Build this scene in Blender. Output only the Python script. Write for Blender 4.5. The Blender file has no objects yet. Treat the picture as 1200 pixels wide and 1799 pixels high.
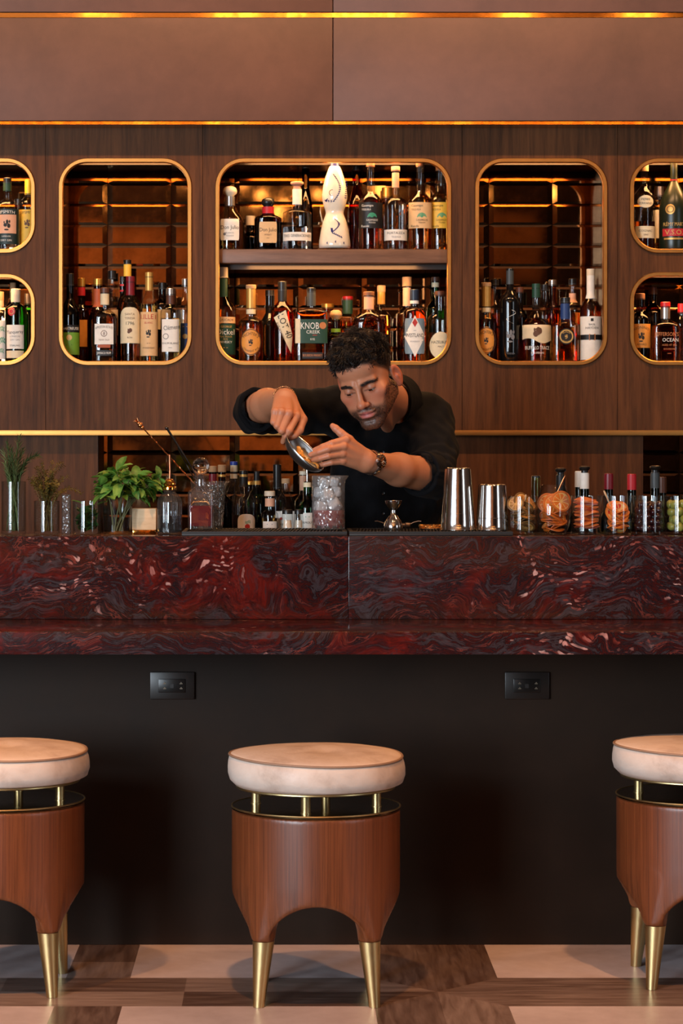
import bpy, bmesh, math, random
import numpy as np
from mathutils import Vector, Matrix, Euler
from mathutils.geometry import tessellate_polygon

# ------------------------------------------------------------------ camera, world, lights, exposure
scene = bpy.context.scene
C = scene.collection
random.seed(7)
PI = math.pi
F, PX, PY, EYE = 4400.0, 500.0, 785.0, 1.36      # focal length in pixels, principal point, eye height (1200 x 1799 frame)
FACE, MIR, BAR = 8.46, 8.78, 6.83                # depths: cabinet face, mirror behind it, bar front

cd = bpy.data.cameras.new('camera')
cam = bpy.data.objects.new('camera', cd); C.objects.link(cam)
cam.location = (0, 0, EYE); cam.rotation_euler = (PI/2, 0, 0)
cd.sensor_fit = 'VERTICAL'; cd.sensor_height = 36.0; cd.sensor_width = 36.0
cd.lens = 36.0*F/1799
cd.shift_x = (600-PX)/1799; cd.shift_y = -(899.5-PY)/1799
cd.dof.use_dof = True; cd.dof.focus_distance = 6.95; cd.dof.aperture_fstop = 11.0
cd.clip_end = 100
scene.camera = cam

w = bpy.data.worlds.new('world'); scene.world = w; w.use_nodes = True
w.node_tree.nodes['Background'].inputs[0].default_value = (0.30, 0.24, 0.20, 1)
w.node_tree.nodes['Background'].inputs[1].default_value = 0.10

scene.view_settings.view_transform = 'Standard'
scene.view_settings.look = 'None'
scene.view_settings.gamma = 1.0
scene.view_settings.use_curve_mapping = False
scene.view_settings.exposure = 0.0
cy = scene.cycles
cy.use_denoising = True
cy.max_bounces = 14; cy.diffuse_bounces = 3; cy.glossy_bounces = 6; cy.transmission_bounces = 10; cy.transparent_max_bounces = 24
cy.sample_clamp_indirect = 4.0; cy.caustics_reflective = False; cy.caustics_refractive = False

def light(name, kind, loc, target, energy, col, **k):
    d = bpy.data.lights.new(name, kind); d.energy = energy; d.color = col
    for a, v in k.items(): setattr(d, a, v)
    o = bpy.data.objects.new(name, d); C.objects.link(o); o.location = loc
    o.rotation_euler = (Vector(target)-Vector(loc)).to_track_quat('-Z', 'Y').to_euler()
    return o
COOL, WARM = (0.78, 0.90, 1.0), (1.0, 0.50, 0.20)
# daylight through the tall windows of the left wall and one far to the right
light('window_daylight', 'AREA', (-4.9, 1.6, 1.9), (0.3, 7.0, 1.0), 240, COOL, shape='RECTANGLE', size=2.4, size_y=2.9)
light('window_daylight', 'AREA', (-3.9, -1.5, 1.7), (0.3, 7.0, 0.8), 420, COOL, shape='RECTANGLE', size=1.5, size_y=2.6)
light('window_daylight', 'AREA', (4.7, 2.6, 1.7), (0.3, 7.0, 0.8), 40, COOL, shape='RECTANGLE', size=1.2, size_y=2.6)
# warm ceiling downlights: over the stools and washing the back wall
for x in (-1.5, -0.1, 1.3):
    light('ceiling_downlight', 'SPOT', (x, 4.7, 3.75), (x, 6.35, 0.3), 285, (1.0, 0.44, 0.16), spot_size=math.radians(46), spot_blend=0.8, shadow_soft_size=0.05)
for x in (-1.4, -0.35, 0.25, 0.85, 1.9):
    light('wall_washer', 'SPOT', (x, 6.9, 3.9), (x, 8.4, 1.5), 64, (1.0, 0.54, 0.25), spot_size=math.radians(100), spot_blend=0.9, shadow_soft_size=0.04)
light('bar_downlight', 'SPOT', (1.75, 6.75, 3.3), (0.25, 7.2, 1.35), 95, (1.0, 0.48, 0.20), spot_size=math.radians(34), spot_blend=0.8, shadow_soft_size=0.04)
# ------------------------------------------------------------------ helpers
def srgb(c):
    return tuple((v/255/12.92 if v/255 <= 0.04045 else ((v/255+0.055)/1.055)**2.4) for v in c[:3])+(1,)
def W(px, py, Y):                                # the point at depth Y that the photograph shows at (px, py)
    return Vector(((px-PX)*Y/F, Y, EYE+(PY-py)*Y/F))
def XP(px, Y): return (px-PX)*Y/F
def ZP(py, Y): return EYE+(PY-py)*Y/F

class NT:
    def __init__(s, name):
        s.m = bpy.data.materials.new(name); s.m.use_nodes = True
        s.t = s.m.node_tree; s.t.nodes.clear()
        s.out = s.t.nodes.new('ShaderNodeOutputMaterial')
    def n(s, kind, **k):
        nd = s.t.nodes.new('ShaderNode'+kind)
        for a, v in k.items():
            if a.startswith('i_'):
                key = a[2:]; key = int(key) if key.isdigit() else key.replace('_', ' ')
                if hasattr(v, 'is_output') : s.t.links.new(v, nd.inputs[key])
                else: nd.inputs[key].default_value = v
            else: setattr(nd, a, v)
        return nd
    def link(s, a, b): s.t.links.new(a, b)
    def ramp(s, fac, stops, interp='LINEAR'):
        r = s.t.nodes.new('ShaderNodeValToRGB'); r.color_ramp.interpolation = interp
        e = r.color_ramp.elements
        while len(e) < len(stops): e.new(0.5)
        for i, (p, c) in enumerate(stops): e[i].position = p; e[i].color = c if len(c) == 4 else srgb(c)
        s.link(fac, r.inputs[0]); return r.outputs[0]
    def mix(s, fac, a, b, mode='MIX'):
        x = s.t.nodes.new('ShaderNodeMix'); x.data_type = 'RGBA'; x.blend_type = mode
        for v, i in ((fac, 0), (a, 6), (b, 7)):
            if hasattr(v, 'is_output'): s.link(v, x.inputs[i])
            else: x.inputs[i].default_value = v
        return x.outputs[2]
    def math(s, op, a, b=0.0):
        x = s.t.nodes.new('ShaderNodeMath'); x.operation = op
        for v, i in ((a, 0), (b, 1)):
            if hasattr(v, 'is_output'): s.link(v, x.inputs[i])
            else: x.inputs[i].default_value = v
        return x.outputs[0]
    def coord(s, scale=(1, 1, 1), kind='Object', rot=(0, 0, 0)):
        tc = s.n('TexCoord'); mp = s.n('Mapping')
        mp.inputs['Scale'].default_value = scale; mp.inputs['Rotation'].default_value = rot
        s.link(tc.outputs[kind], mp.inputs[0]); return mp.outputs[0]
    def pos(s, scale=(1, 1, 1), rot=(0, 0, 0)):
        g = s.n('NewGeometry'); mp = s.n('Mapping')
        mp.inputs['Scale'].default_value = scale; mp.inputs['Rotation'].default_value = rot
        s.link(g.outputs['Position'], mp.inputs[0]); return mp.outputs[0]
    def noise(s, vec, scale=5, detail=4, rough=0.5, dist=0.0, out=0):
        nd = s.n('TexNoise'); s.link(vec, nd.inputs['Vector'])
        for k, v in (('Scale', scale), ('Detail', detail), ('Roughness', rough), ('Distortion', dist)): nd.inputs[k].default_value = v
        return nd.outputs[out]
    def bump(s, h, strength=0.2, dist=0.01):
        b = s.n('Bump'); b.inputs['Strength'].default_value = strength; b.inputs['Distance'].default_value = dist
        s.link(h, b.inputs['Height']); return b.outputs[0]
    def principled(s, **k):
        p = s.n('BsdfPrincipled')
        for a, v in k.items():
            i = p.inputs[a.replace('_', ' ')]
            if hasattr(v, 'is_output'): s.link(v, i)
            else: i.default_value = v
        s.link(p.outputs[0], s.out.inputs[0]); return p

_mc = {}
def flat(col, rough=0.5, metal=0.0, var=0.06, **k):
    """a plain procedural material: a colour with a little noise in it"""
    key = ('f', tuple(col), rough, metal, var, tuple(sorted(k.items())))
    if key in _mc: return _mc[key]
    t = NT('plain_%d' % len(_mc))
    c = srgb(col)
    nz = t.noise(t.coord((1, 1, 1)), 60, 3)
    lo = tuple(v*(1-var*2) for v in c[:3])+(1,); hi = tuple(min(1, v*(1+var*2)) for v in c[:3])+(1,)
    t.principled(Base_Color=t.mix(nz, lo, hi), Roughness=rough, Metallic=metal, **k)
    _mc[key] = t.m; return t.m
def glow(col, strength):
    t = NT('glow'); e = t.n('Emission'); e.inputs[0].default_value = srgb(col); e.inputs[1].default_value = strength
    t.link(e.outputs[0], t.out.inputs[0]); return t.m
def thin_glass(tint=(250, 250, 250), edge=(190, 195, 200), rough=0.015, ior=1.5, bump=None, haze=0.0):
    """a thin glass wall: tinted see-through mixed with a Fresnel mirror, darker where it is seen edge-on"""
    key = ('g', tuple(tint), tuple(edge), rough, ior, bump, haze)
    if key in _mc: return _mc[key]
    t = NT('thin_glass_%d' % len(_mc))
    lw = t.n('LayerWeight'); lw.inputs[0].default_value = 0.5
    tr = t.n('BsdfTransparent'); t.link(t.mix(t.math('POWER', lw.outputs['Facing'], 2.2), srgb(tint), srgb(edge)), tr.inputs[0])
    gl = t.n('BsdfGlossy'); gl.inputs['Roughness'].default_value = rough
    if bump:
        v = t.n('TexVoronoi'); v.inputs['Scale'].default_value = bump; t.link(t.coord((1, 1, 0.6)), v.inputs['Vector'])
        b = t.bump(v.outputs['Distance'], 0.9, 0.004); t.link(b, gl.inputs['Normal']); t.link(b, lw.inputs['Normal'])
    f0 = ((ior-1)/(ior+1))**2                             # Schlick, the same from both sides of the wall
    fr = t.math('ADD', t.math('MULTIPLY', t.math('POWER', lw.outputs['Facing'], 5.0), 0.62), f0)
    mx = t.n('MixShader'); t.link(fr, mx.inputs[0]); t.link(tr.outputs[0], mx.inputs[1]); t.link(gl.outputs[0], mx.inputs[2])
    res = mx.outputs[0]
    if haze:                                              # frost and mist on the mixing glass; on crystal, haze painted for bright refraction
        df = t.n('BsdfDiffuse'); df.inputs[0].default_value = (.85, .83, .82, 1); tl = t.n('BsdfTranslucent'); tl.inputs[0].default_value = (.85, .83, .82, 1)
        m2 = t.n('MixShader'); m2.inputs[0].default_value = .5; t.link(df.outputs[0], m2.inputs[1]); t.link(tl.outputs[0], m2.inputs[2])
        m3 = t.n('MixShader'); t.link(t.math('MULTIPLY', t.noise(t.coord((1, 1, 1)), 45, 4, .65), haze*2), m3.inputs[0]); t.link(res, m3.inputs[1]); t.link(m2.outputs[0], m3.inputs[2]); res = m3.outputs[0]
    t.link(res, t.out.inputs[0]); _mc[key] = t.m; return t.m
def liquid(col, rough=0.0, ior=1.33):
    key = ('l', tuple(col), rough, ior)
    if key in _mc: return _mc[key]
    t = NT('liquid_%d' % len(_mc))
    t.principled(Base_Color=srgb(col), Roughness=rough, IOR=ior, Transmission_Weight=1.0)
    _mc[key] = t.m; return t.m

def tag(o, label=None, cat=None, group=None, kind=None):
    if label: o['label'] = label
    if cat: o['category'] = cat
    if group: o['group'] = group
    if kind: o['kind'] = kind
    return o
def empty(name, loc, label=None, cat=None, group=None, rz=0.0):
    o = bpy.data.objects.new(name, None); C.objects.link(o); o.location = loc; o.rotation_euler = (0, 0, rz)
    o.empty_display_size = 0.02
    return tag(o, label, cat, group)
def link(name, me, parent=None, loc=None, rot=None):
    o = bpy.data.objects.new(name, me); C.objects.link(o)
    if parent: o.parent = parent
    if loc is not None: o.location = loc
    if rot is not None: o.rotation_euler = rot
    return o
def copy_tree(o, parent=None):
    c = o.copy(); C.objects.link(c)
    if parent: c.parent = parent
    for ch in list(o.children): copy_tree(ch, c)
    return c

def sgnpow(c, e): return math.copysign(abs(c)**e, c)
class MB:
    """collects geometry; build() links it as ONE mesh object"""
    def __init__(s): s.v = []; s.f = []; s.bev = False
    def add(s, vs, fs):
        b = len(s.v); s.v += [tuple(q) for q in vs]; s.f += [tuple(i+b for i in q) for q in fs]; return s
    def box(s, lo, hi, bev=0.0):
        (x0, y0, z0), (x1, y1, z1) = lo, hi
        if bev <= 0:
            return s.add([(x0, y0, z0), (x1, y0, z0), (x1, y1, z0), (x0, y1, z0), (x0, y0, z1), (x1, y0, z1), (x1, y1, z1), (x0, y1, z1)],
                         [(0, 3, 2, 1), (4, 5, 6, 7), (0, 1, 5, 4), (1, 2, 6, 5), (2, 3, 7, 6), (3, 0, 4, 7)])
        s.bev = True                                      # keep the faces flat, only the bevels catch the light
        bm = bmesh.new(); bmesh.ops.create_cube(bm, size=1)
        for q in bm.verts: q.co = Vector((x0+(q.co.x+.5)*(x1-x0), y0+(q.co.y+.5)*(y1-y0), z0+(q.co.z+.5)*(z1-z0)))
        bmesh.ops.bevel(bm, geom=bm.edges[:], offset=bev, segments=2, affect='EDGES', profile=0.6)
        s.bm(bm); return s
    def bm(s, bm, M=None):
        bm.verts.index_update()
        s.add([(M @ q.co if M else q.co) for q in bm.verts], [[q.index for q in f.verts] for f in bm.faces]); bm.free(); return s
    def rings(s, rings, cap0=True, cap1=True, close=True):
        n = len(rings[0]); vs = [p for r in rings for p in r]; fs = []
        for i in range(len(rings)-1):
            for j in range(n if close else n-1):
                k = (j+1) % n
                fs.append((i*n+j, i*n+k, (i+1)*n+k, (i+1)*n+j))
        if cap0: fs.append(tuple(range(n-1, -1, -1)))
        if cap1: fs.append(tuple((len(rings)-1)*n+j for j in range(n)))
        return s.add(vs, fs)
    def lathe(s, prof, n=24, c=(0, 0, 0), cap0=True, cap1=True, ex=2.0, ry=1.0, M=None, flute=0.0, nf=0):
        R = []
        for q in prof:
            r, z = q[0], q[1]; e = q[2] if len(q) > 2 else ex; d = q[3] if len(q) > 3 else ry
            ring = []
            for j in range(n):
                a = 2*PI*j/n+PI/n; rr = r*(1+flute*math.cos(nf*a)) if nf else r
                p = Vector((c[0]+rr*sgnpow(math.cos(a), 2/e), c[1]+rr*d*sgnpow(math.sin(a), 2/e), c[2]+z))
                ring.append(M @ p if M else p)
            R.append(ring)
        return s.rings(R, cap0, cap1)
    def tube(s, pts, rad, n=8, cap=True, flat_=1.0):
        pts = [Vector(p) for p in pts]; R = []
        if not hasattr(rad, '__len__'): rad = [rad]*len(pts)
        up = None
        for i, p in enumerate(pts):
            t = (pts[min(i+1, len(pts)-1)]-pts[max(i-1, 0)]).normalized()
            if up is None: up = t.orthogonal().normalized()
            up = (up-t*up.dot(t)).normalized(); b = t.cross(up)
            R.append([p+(up*math.cos(2*PI*j/n)+b*math.sin(2*PI*j/n)*flat_)*rad[i] for j in range(n)])
        return s.rings(R, cap, cap)
    def ball(s, c, r, nu=16, nv=10, M=None):
        if not hasattr(r, '__len__'): r = (r, r, r)
        R = []
        for i in range(1, nv):
            t = PI*i/nv-PI/2
            R.append([(c[0]+r[0]*math.cos(t)*math.cos(2*PI*j/nu), c[1]+r[1]*math.cos(t)*math.sin(2*PI*j/nu), c[2]+r[2]*math.sin(t)) for j in range(nu)])
        vs = [p for q in R for p in q]+[(c[0], c[1], c[2]-r[2]), (c[0], c[1], c[2]+r[2])]
        if M: vs = [M @ Vector(p) for p in vs]
        fs = [(i*nu+j, i*nu+(j+1) % nu, (i+1)*nu+(j+1) % nu, (i+1)*nu+j) for i in range(nv-2) for j in range(nu)]
        a, b = len(vs)-2, len(vs)-1
        fs += [(a, (j+1) % nu, j) for j in range(nu)]+[(b, (nv-2)*nu+j, (nv-2)*nu+(j+1) % nu) for j in range(nu)]
        return s.add(vs, fs)
    def mesh(s, name, mat, sharp=40):
        me = bpy.data.meshes.new(name); me.from_pydata(s.v, [], s.f)
        if mat: me.materials.append(mat)
        me.polygons.foreach_set('use_smooth', [True]*len(me.polygons))
        if s.bev: sharp = min(sharp, 18)
        if sharp < 180: me.set_sharp_from_angle(angle=math.radians(sharp))
        me.update(); return me
    def build(s, name, mat, parent=None, loc=None, sharp=40, rot=None):
        return link(name, s.mesh(name, mat, sharp), parent, loc, rot)

_tc = {}
def text_mesh(txt, size, mat, bold=0.0):
    """flat lettering, centred on the origin in the xz plane; size is the cap height"""
    cu = bpy.data.curves.new('lettering', 'FONT'); cu.body = txt; cu.size = size/0.73; cu.resolution_u = 2
    cu.align_x = 'CENTER'; cu.offset = bold
    o = bpy.data.objects.new('lettering', cu); C.objects.link(o)
    dg = bpy.context.evaluated_depsgraph_get()
    me = bpy.data.meshes.new_from_object(o.evaluated_get(dg))
    bpy.data.objects.remove(o); bpy.data.curves.remove(cu)
    n = len(me.vertices); co = np.empty(n*3); me.vertices.foreach_get('co', co); co = co.reshape(n, 3)
    co = np.stack([co[:, 0], np.zeros(n), co[:, 1]-size*0.5], 1)
    me.vertices.foreach_set('co', co.ravel()); me.materials.clear(); me.materials.append(mat); me.update()
    return me
def map_mesh(me, fn):
    for v in me.vertices: v.co = fn(v.co)
    me.update(); return me
def rrect(x0, x1, z0, z1, r, n=10):
    P = []
    for cx, cz, a0 in ((x1-r, z1-r, 0), (x0+r, z1-r, PI/2), (x0+r, z0+r, PI), (x1-r, z0+r, 1.5*PI)):
        for i in range(n+1):
            a = a0+PI/2*i/n; P.append((cx+r*math.cos(a), cz+r*math.sin(a)))
    return P
# ------------------------------------------------------------------ materials of the setting
def wood_mat(name, lo, hi, vec_scale, rough=0.42, coat=0.0, obj=False, fig=0.5, spec=0.5):
    t = NT(name)
    v = t.coord(vec_scale) if obj else t.pos(vec_scale)
    grain = t.noise(v, 6, 6, 0.62, 0.35)
    fine = t.noise(t.coord([q*5 for q in vec_scale]) if obj else t.pos([q*5 for q in vec_scale]), 9, 3, 0.6)
    broad = t.noise(t.coord((3, 3, 1.2)) if obj else t.pos((3, 3, 1.2)), 1.6, 3)
    f = t.math('ADD', t.math('MULTIPLY', grain, 0.62), t.math('MULTIPLY', fine, 0.18))
    f = t.math('ADD', f, t.math('MULTIPLY', broad, 0.30*fig*2))
    col = t.ramp(f, [(0.36, lo), (0.72, hi)])
    t.principled(Base_Color=col, Roughness=rough, Coat_Weight=coat, Coat_Roughness=0.25, Specular_IOR_Level=spec, Normal=t.bump(fine, 0.12, 0.002))
    return t.m
WALNUT = wood_mat('dark_walnut_veneer', (52, 30, 15), (112, 67, 36), (9, 9, 0.55), 0.55, spec=0.18)
def brass_mat(name, col, rough, sc=40):
    t = NT(name); n = t.noise(t.coord((1, 1, 1)), sc, 4)
    t.principled(Base_Color=srgb(col), Metallic=1.0, Roughness=t.math('ADD', t.math('MULTIPLY', n, 0.12), rough-0.06))
    return t.m
BRASS = brass_mat('brushed_brass', (206, 146, 78), 0.38)
POLISHED = brass_mat('polished_brass', (232, 168, 84), 0.08)
SATIN = brass_mat('satin_champagne_brass', (206, 184, 132), 0.34)
STEEL = brass_mat('polished_steel', (205, 203, 200), 0.13, 90)
def leather_panel():
    t = NT('brown_leathered_panel')
    a = t.noise(t.pos((1, 1, 1)), 3.0, 6, 0.6, 0.4); b = t.noise(t.pos((1, 1, 1)), 22, 5, 0.65)
    f = t.math('ADD', t.math('MULTIPLY', a, 0.72), t.math('MULTIPLY', b, 0.28))
    t.principled(Base_Color=t.ramp(f, [(0.3, (90, 58, 44)), (0.7, (116, 77, 60))]), Roughness=0.5, Normal=t.bump(b, 0.1, 0.003))
    return t.m
FASCIA = leather_panel()
def marble():
    t = NT('iron_red_marble')
    geo = t.pos((1, 1, 1)); inf = t.n('ObjectInfo')
    ad = t.n('VectorMath', operation='ADD'); t.link(geo, ad.inputs[0])
    sv = t.n('VectorMath', operation='SCALE'); cv = t.n('CombineXYZ'); t.link(inf.outputs['Random'], cv.inputs[0]); t.link(inf.outputs['Random'], cv.inputs[2])
    t.link(cv.outputs[0], sv.inputs[0]); sv.inputs['Scale'].default_value = 7.0; t.link(sv.outputs[0], ad.inputs[1])
    p = ad.outputs[0]
    def warp(scale, amt, src):
        nz = t.noise(src, scale, 3, 0.55, 0, 1)
        s1 = t.n('VectorMath', operation='SUBTRACT'); t.link(nz, s1.inputs[0]); s1.inputs[1].default_value = (0.5, 0.5, 0.5)
        s2 = t.n('VectorMath', operation='SCALE'); t.link(s1.outputs[0], s2.inputs[0]); s2.inputs['Scale'].default_value = amt
        s3 = t.n('VectorMath', operation='ADD'); t.link(src, s3.inputs[0]); t.link(s2.outputs[0], s3.inputs[1]); return s3.outputs[0]
    p1 = warp(2.6, 0.40, p); p2 = warp(14, 0.035, p1)
    def stretched(scale, rot, sc, det=9, rough=0.68, src=p2):
        mp = t.n('Mapping'); mp.inputs['Rotation'].default_value = rot; mp.inputs['Scale'].default_value = scale; t.link(src, mp.inputs[0])
        return t.noise(mp.outputs[0], sc, det, rough, 0.25)
    # folded dark, grey-blue and red beds with thin pale streaks
    bed = stretched((1.0, 1.0, 6.0), (0, 0.45, 0), 8.0)
    bed2 = stretched((1.0, 1.0, 5.0), (0, -0.85, 0), 9.0)
    sel = t.ramp(t.noise(p, 4.2, 3, 0.5, 0.3), [(0.47, (0, 0, 0)), (0.50, (255, 255, 255))])
    bed = t.mix(sel, bed, bed2)
    base = t.ramp(bed, [(0.22, (26, 17, 20)), (0.36, (46, 26, 27)), (0.42, (58, 52, 57)), (0.455, (28, 18, 21)), (0.50, (66, 22, 19)), (0.515, (30, 19, 22)), (0.565, (46, 33, 37)), (0.60, (122, 56, 46)), (0.612, (34, 20, 23)), (0.68, (40, 28, 32)), (0.72, (92, 26, 19)), (0.8, (30, 18, 22))])
    # blood-red clouds with dark mottling
    cl = t.noise(p1, 2.6, 5, 0.66, 0.9)
    rd = t.ramp(stretched((1.0, 1.0, 2.2), (0, -0.6, 0), 19, 5, 0.72), [(0.30, (34, 14, 16)), (0.45, (70, 20, 18)), (0.58, (106, 26, 19)), (0.66, (54, 40, 44)), (0.75, (132, 40, 28))])
    c = t.mix(t.ramp(cl, [(0.545, (0, 0, 0)), (0.62, (225, 225, 225))]), base, rd)
    # slate seams
    g = stretched((1.0, 1.0, 3.6), (0, -0.9, 0), 3.4, 5, 0.55)
    c = t.mix(t.ramp(g, [(0.56, (0, 0, 0)), (0.59, (210, 210, 210)), (0.62, (40, 40, 40))]), c, srgb((66, 64, 70)))
    # broken rose and white shards, gathered in patches
    sm = t.n('Mapping'); sm.inputs['Rotation'].default_value = (0, 0.5, 0); sm.inputs['Scale'].default_value = (1, 1, 2.6); t.link(warp(26, 0.03, p1), sm.inputs[0])
    vo = t.n('TexVoronoi'); t.link(sm.outputs[0], vo.inputs['Vector']); vo.inputs['Scale'].default_value = 30
    sh = t.ramp(vo.outputs['Distance'], [(0.26, (255, 255, 255)), (0.34, (0, 0, 0))])
    sp = t.ramp(t.noise(p, 3.6, 5, 0.72, 0.5), [(0.555, (0, 0, 0)), (0.62, (255, 255, 255))])
    c = t.mix(t.math('MULTIPLY', sh, sp), c, t.ramp(vo.outputs['Color'], [(0.2, (120, 54, 46)), (0.6, (176, 118, 112)), (0.9, (206, 170, 164))]))
    c = t.mix(t.ramp(t.noise(p2, 70, 5, 0.7), [(0.35, (150, 150, 150)), (0.6, (0, 0, 0))]), c, srgb((22, 14, 16)))
    t.principled(Base_Color=c, Roughness=0.13, Specular_IOR_Level=0.5)
    return t.m
MARBLE = marble()
def panel_dark():
    t = NT('blackened_brown_panel')
    a = t.noise(t.pos((1, 1, 1)), 2.2, 5, 0.6); b = t.noise(t.pos((1, 1, 1)), 60, 3)
    sc = t.n('TexVoronoi', feature='DISTANCE_TO_EDGE'); sc.inputs['Scale'].default_value = 5; t.link(t.pos((1, 1, 1), (0.3, 0.5, 0.7)), sc.inputs['Vector'])
    t.principled(Base_Color=t.ramp(a, [(0.35, (32, 21, 13)), (0.7, (46, 31, 21))]), Specular_IOR_Level=0.16, Roughness=t.math('ADD', t.math('MULTIPLY', a, 0.2), 0.5), Normal=t.bump(b, 0.05, 0.002))
    return t.m
PANEL = panel_dark()
def stone():
    t = NT('pale_stone_tile'); a = t.noise(t.pos((1, 1.0, 1)), 3.2, 6, 0.6, 0.6); b = t.noise(t.pos((1, 1, 1)), 24, 4, 0.6)
    f = t.math('ADD', t.math('MULTIPLY', a, 0.7), t.math('MULTIPLY', b, 0.3))
    t.principled(Base_Color=t.ramp(f, [(0.3, (174, 160, 160)), (0.7, (210, 198, 200))]), Roughness=0.38)
    return t.m
STONE = stone()
def plank(rot):
    t = NT('brown_wood_plank_tile'); sc = (1.2, 11, 1) if rot == 0 else (11, 1.2, 1)
    n = t.noise(t.pos(sc), 4, 6, 0.62, 0.5); inf = t.n('ObjectInfo')
    f = t.math('ADD', t.math('MULTIPLY', n, 0.72), t.math('MULTIPLY', inf.outputs['Random'], 0.34))
    t.principled(Base_Color=t.ramp(f, [(0.36, (78, 60, 53)), (0.55, (112, 94, 86)), (0.8, (152, 134, 126))]), Roughness=0.3, Normal=t.bump(n, 0.08, 0.002))
    return t.m
PLANKX, PLANKY = plank(0), plank(1)
def mirror_mat():
    t = NT('bronze_antique_mirror'); n = t.noise(t.coord((1, 1, 1)), 30, 5, 0.65)
    t.principled(Base_Color=t.ramp(n, [(0.35, (150, 116, 84)), (0.7, (180, 140, 102))]), Metallic=1.0, Roughness=t.math('MULTIPLY', n, 0.09))
    return t.m
MIRROR = mirror_mat()
DARKLINE = flat((38, 26, 20), 0.5)
GROUT = flat((30, 24, 22), 0.9)

# ------------------------------------------------------------------ the room
X0, X1 = -5.0, 5.0
def struct(name, mb, mat, sharp=40):
    o = mb.build(name, mat, sharp=sharp); o['kind'] = 'structure'; return o
PLASTER = flat((150, 112, 88), 0.8)
floor = struct('floor', MB().box((X0, -2.2, -0.12), (X1, 9.2, -0.0085)), GROUT)
struct('ceiling', MB().box((X0, -2.2, 4.2), (X1, 9.2, 4.3)), flat((150, 118, 96), 0.9))
struct('wall_left', MB().box((X0-.1, -2.2, 0), (X0, 9.2, 4.2)), PLASTER)
struct('wall_right', MB().box((X1, -2.2, 0), (X1+.1, 9.2, 4.2)), flat((110, 80, 62), 0.8))
def bronze_plaster():
    t = NT('hammered_bronze_plaster'); a = t.noise(t.pos((1, 1, 1)), 9, 6, 0.65)
    t.principled(Base_Color=t.ramp(a, [(0.3, (120, 72, 34)), (0.7, (226, 158, 86))]), Roughness=0.55, Normal=t.bump(a, 0.5, 0.05)); return t.m
light('added_ceiling_fill', 'AREA', (0, 1.2, 3.3), (0, 1.2, 4.2), 80, WARM, shape='RECTANGLE', size=4.0, size_y=2.4)  # unseen fill, added so brass and mirror bevels reflect a bright ceiling
fw = struct('wall_front', MB().box((X0, -2.3, 0), (X1, -2.2, 4.2)), flat((60, 42, 32), 0.8))
BRZ = bronze_plaster()
for i, (xa, xb, za, zb) in enumerate(((-2.1, -0.62, 1.5, 3.1), (-3.6, -2.5, 1.2, 3.1), (-.3, .55, 2.0, 2.6), (1.2, 2.0, 2.7, 3.2), (-.62, .3, .8, 1.75), (-1.6, -1.2, .8, 1.4))):
    MB().box((xa, -2.2, za), (xb, -2.17, zb)).build('wall_panel', BRZ, fw)
for i, x in enumerate([-.2+.13*k for k in range(12)]):
    MB().box((x, -2.2, 2.75), (x+.07, -2.15, 3.3)).build('wall_slat', flat((118, 66, 36), 0.6), fw)
light('added_wall_fill', 'AREA', (-1.5, -1.3, 3.6), (-1.6, -2.2, 2.2), 12, WARM, size=0.4)  # unseen fills, added to brighten the wall panels the mirrors reflect
light('added_wall_fill', 'AREA', (-.1, -1.5, 2.4), (-.2, -2.2, 1.25), 14, WARM, size=0.3)
light('added_wall_fill', 'AREA', (0.9, -1.3, 3.8), (0.7, -2.2, 2.9), 3, WARM, size=0.4)
win = struct('window_1', MB().box((X0, 0.3, 0.4), (X0+.03, 2.9, 0.5)).box((X0, 0.3, 3.3), (X0+.03, 2.9, 3.4)).box((X0, 0.3, 0.5), (X0+.03, 0.4, 3.3)).box((X0, 2.8, 0.5), (X0+.03, 2.9, 3.3)), flat((40, 34, 30), 0.5))
MB().box((X0+.002, 0.4, 0.5), (X0+.012, 2.8, 3.3)).build('window_pane', glow((215, 230, 250), 2.0), win)
ch = empty('pendant_lamp', (0, 1.0, 3.6), 'cluster of small glowing globe bulbs hanging from the ceiling out in the room', 'lamp')
for x, y, z, r in ((-.30, 0, -.52, .024), (-.17, .05, -.60, .03), (-.02, -.05, -.66, .036), (.08, 0, -.55, .022), (.22, .06, -.60, .026), (.66, .0, -.56, .05), (-.62, .1, -.5, .03)):
    MB().ball((x, y, z), r).build('globe_bulb', glow((255, 190, 110), 16), ch)
    MB().tube([(x, y, z+r*.8), (x*.6, y, 0), (x*.6, y, .6)], .006, 6).build('cord', DARKLINE, ch)

GLOBE = glow((255, 186, 104), 22)
ORD = iter('first second third fourth fifth sixth seventh eighth ninth'.split())
for x, y in ((-1.2, .49), (-.355, .47), (-.26, .5), (.056, .52), (.355, .46), (.52, .5), (.69, .48), (1.5, .5), (2.3, .48)):
    tag(MB().lathe([(.06, 0), (.09, .015), (.09, .05)], 16).build('ceiling_lamp', GLOBE, None, (x, y, 4.148)), 'small round glowing ceiling lamp over the room, %s from the left window' % next(ORD), 'lamp', 'round ceiling lamps')
cove = MB().box((-2.6, -2.2, 3.66), (3.4, -2.12, 3.72)).build('trim_1', DARKLINE); cove['kind'] = 'structure'
MB().box((-2.6, -2.19, 3.79), (3.4, -2.15, 3.815)).build('added_glow_strip', glow((255, 150, 64), 16), cove)  # glowing band added for the lower fascia strip to reflect
for x in (-1.1, -.5, -.32, .1, .42, 1.3):
    MB().ball((x, -2.12, 3.815), .04).build('cove_bulb', GLOBE, cove)
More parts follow.
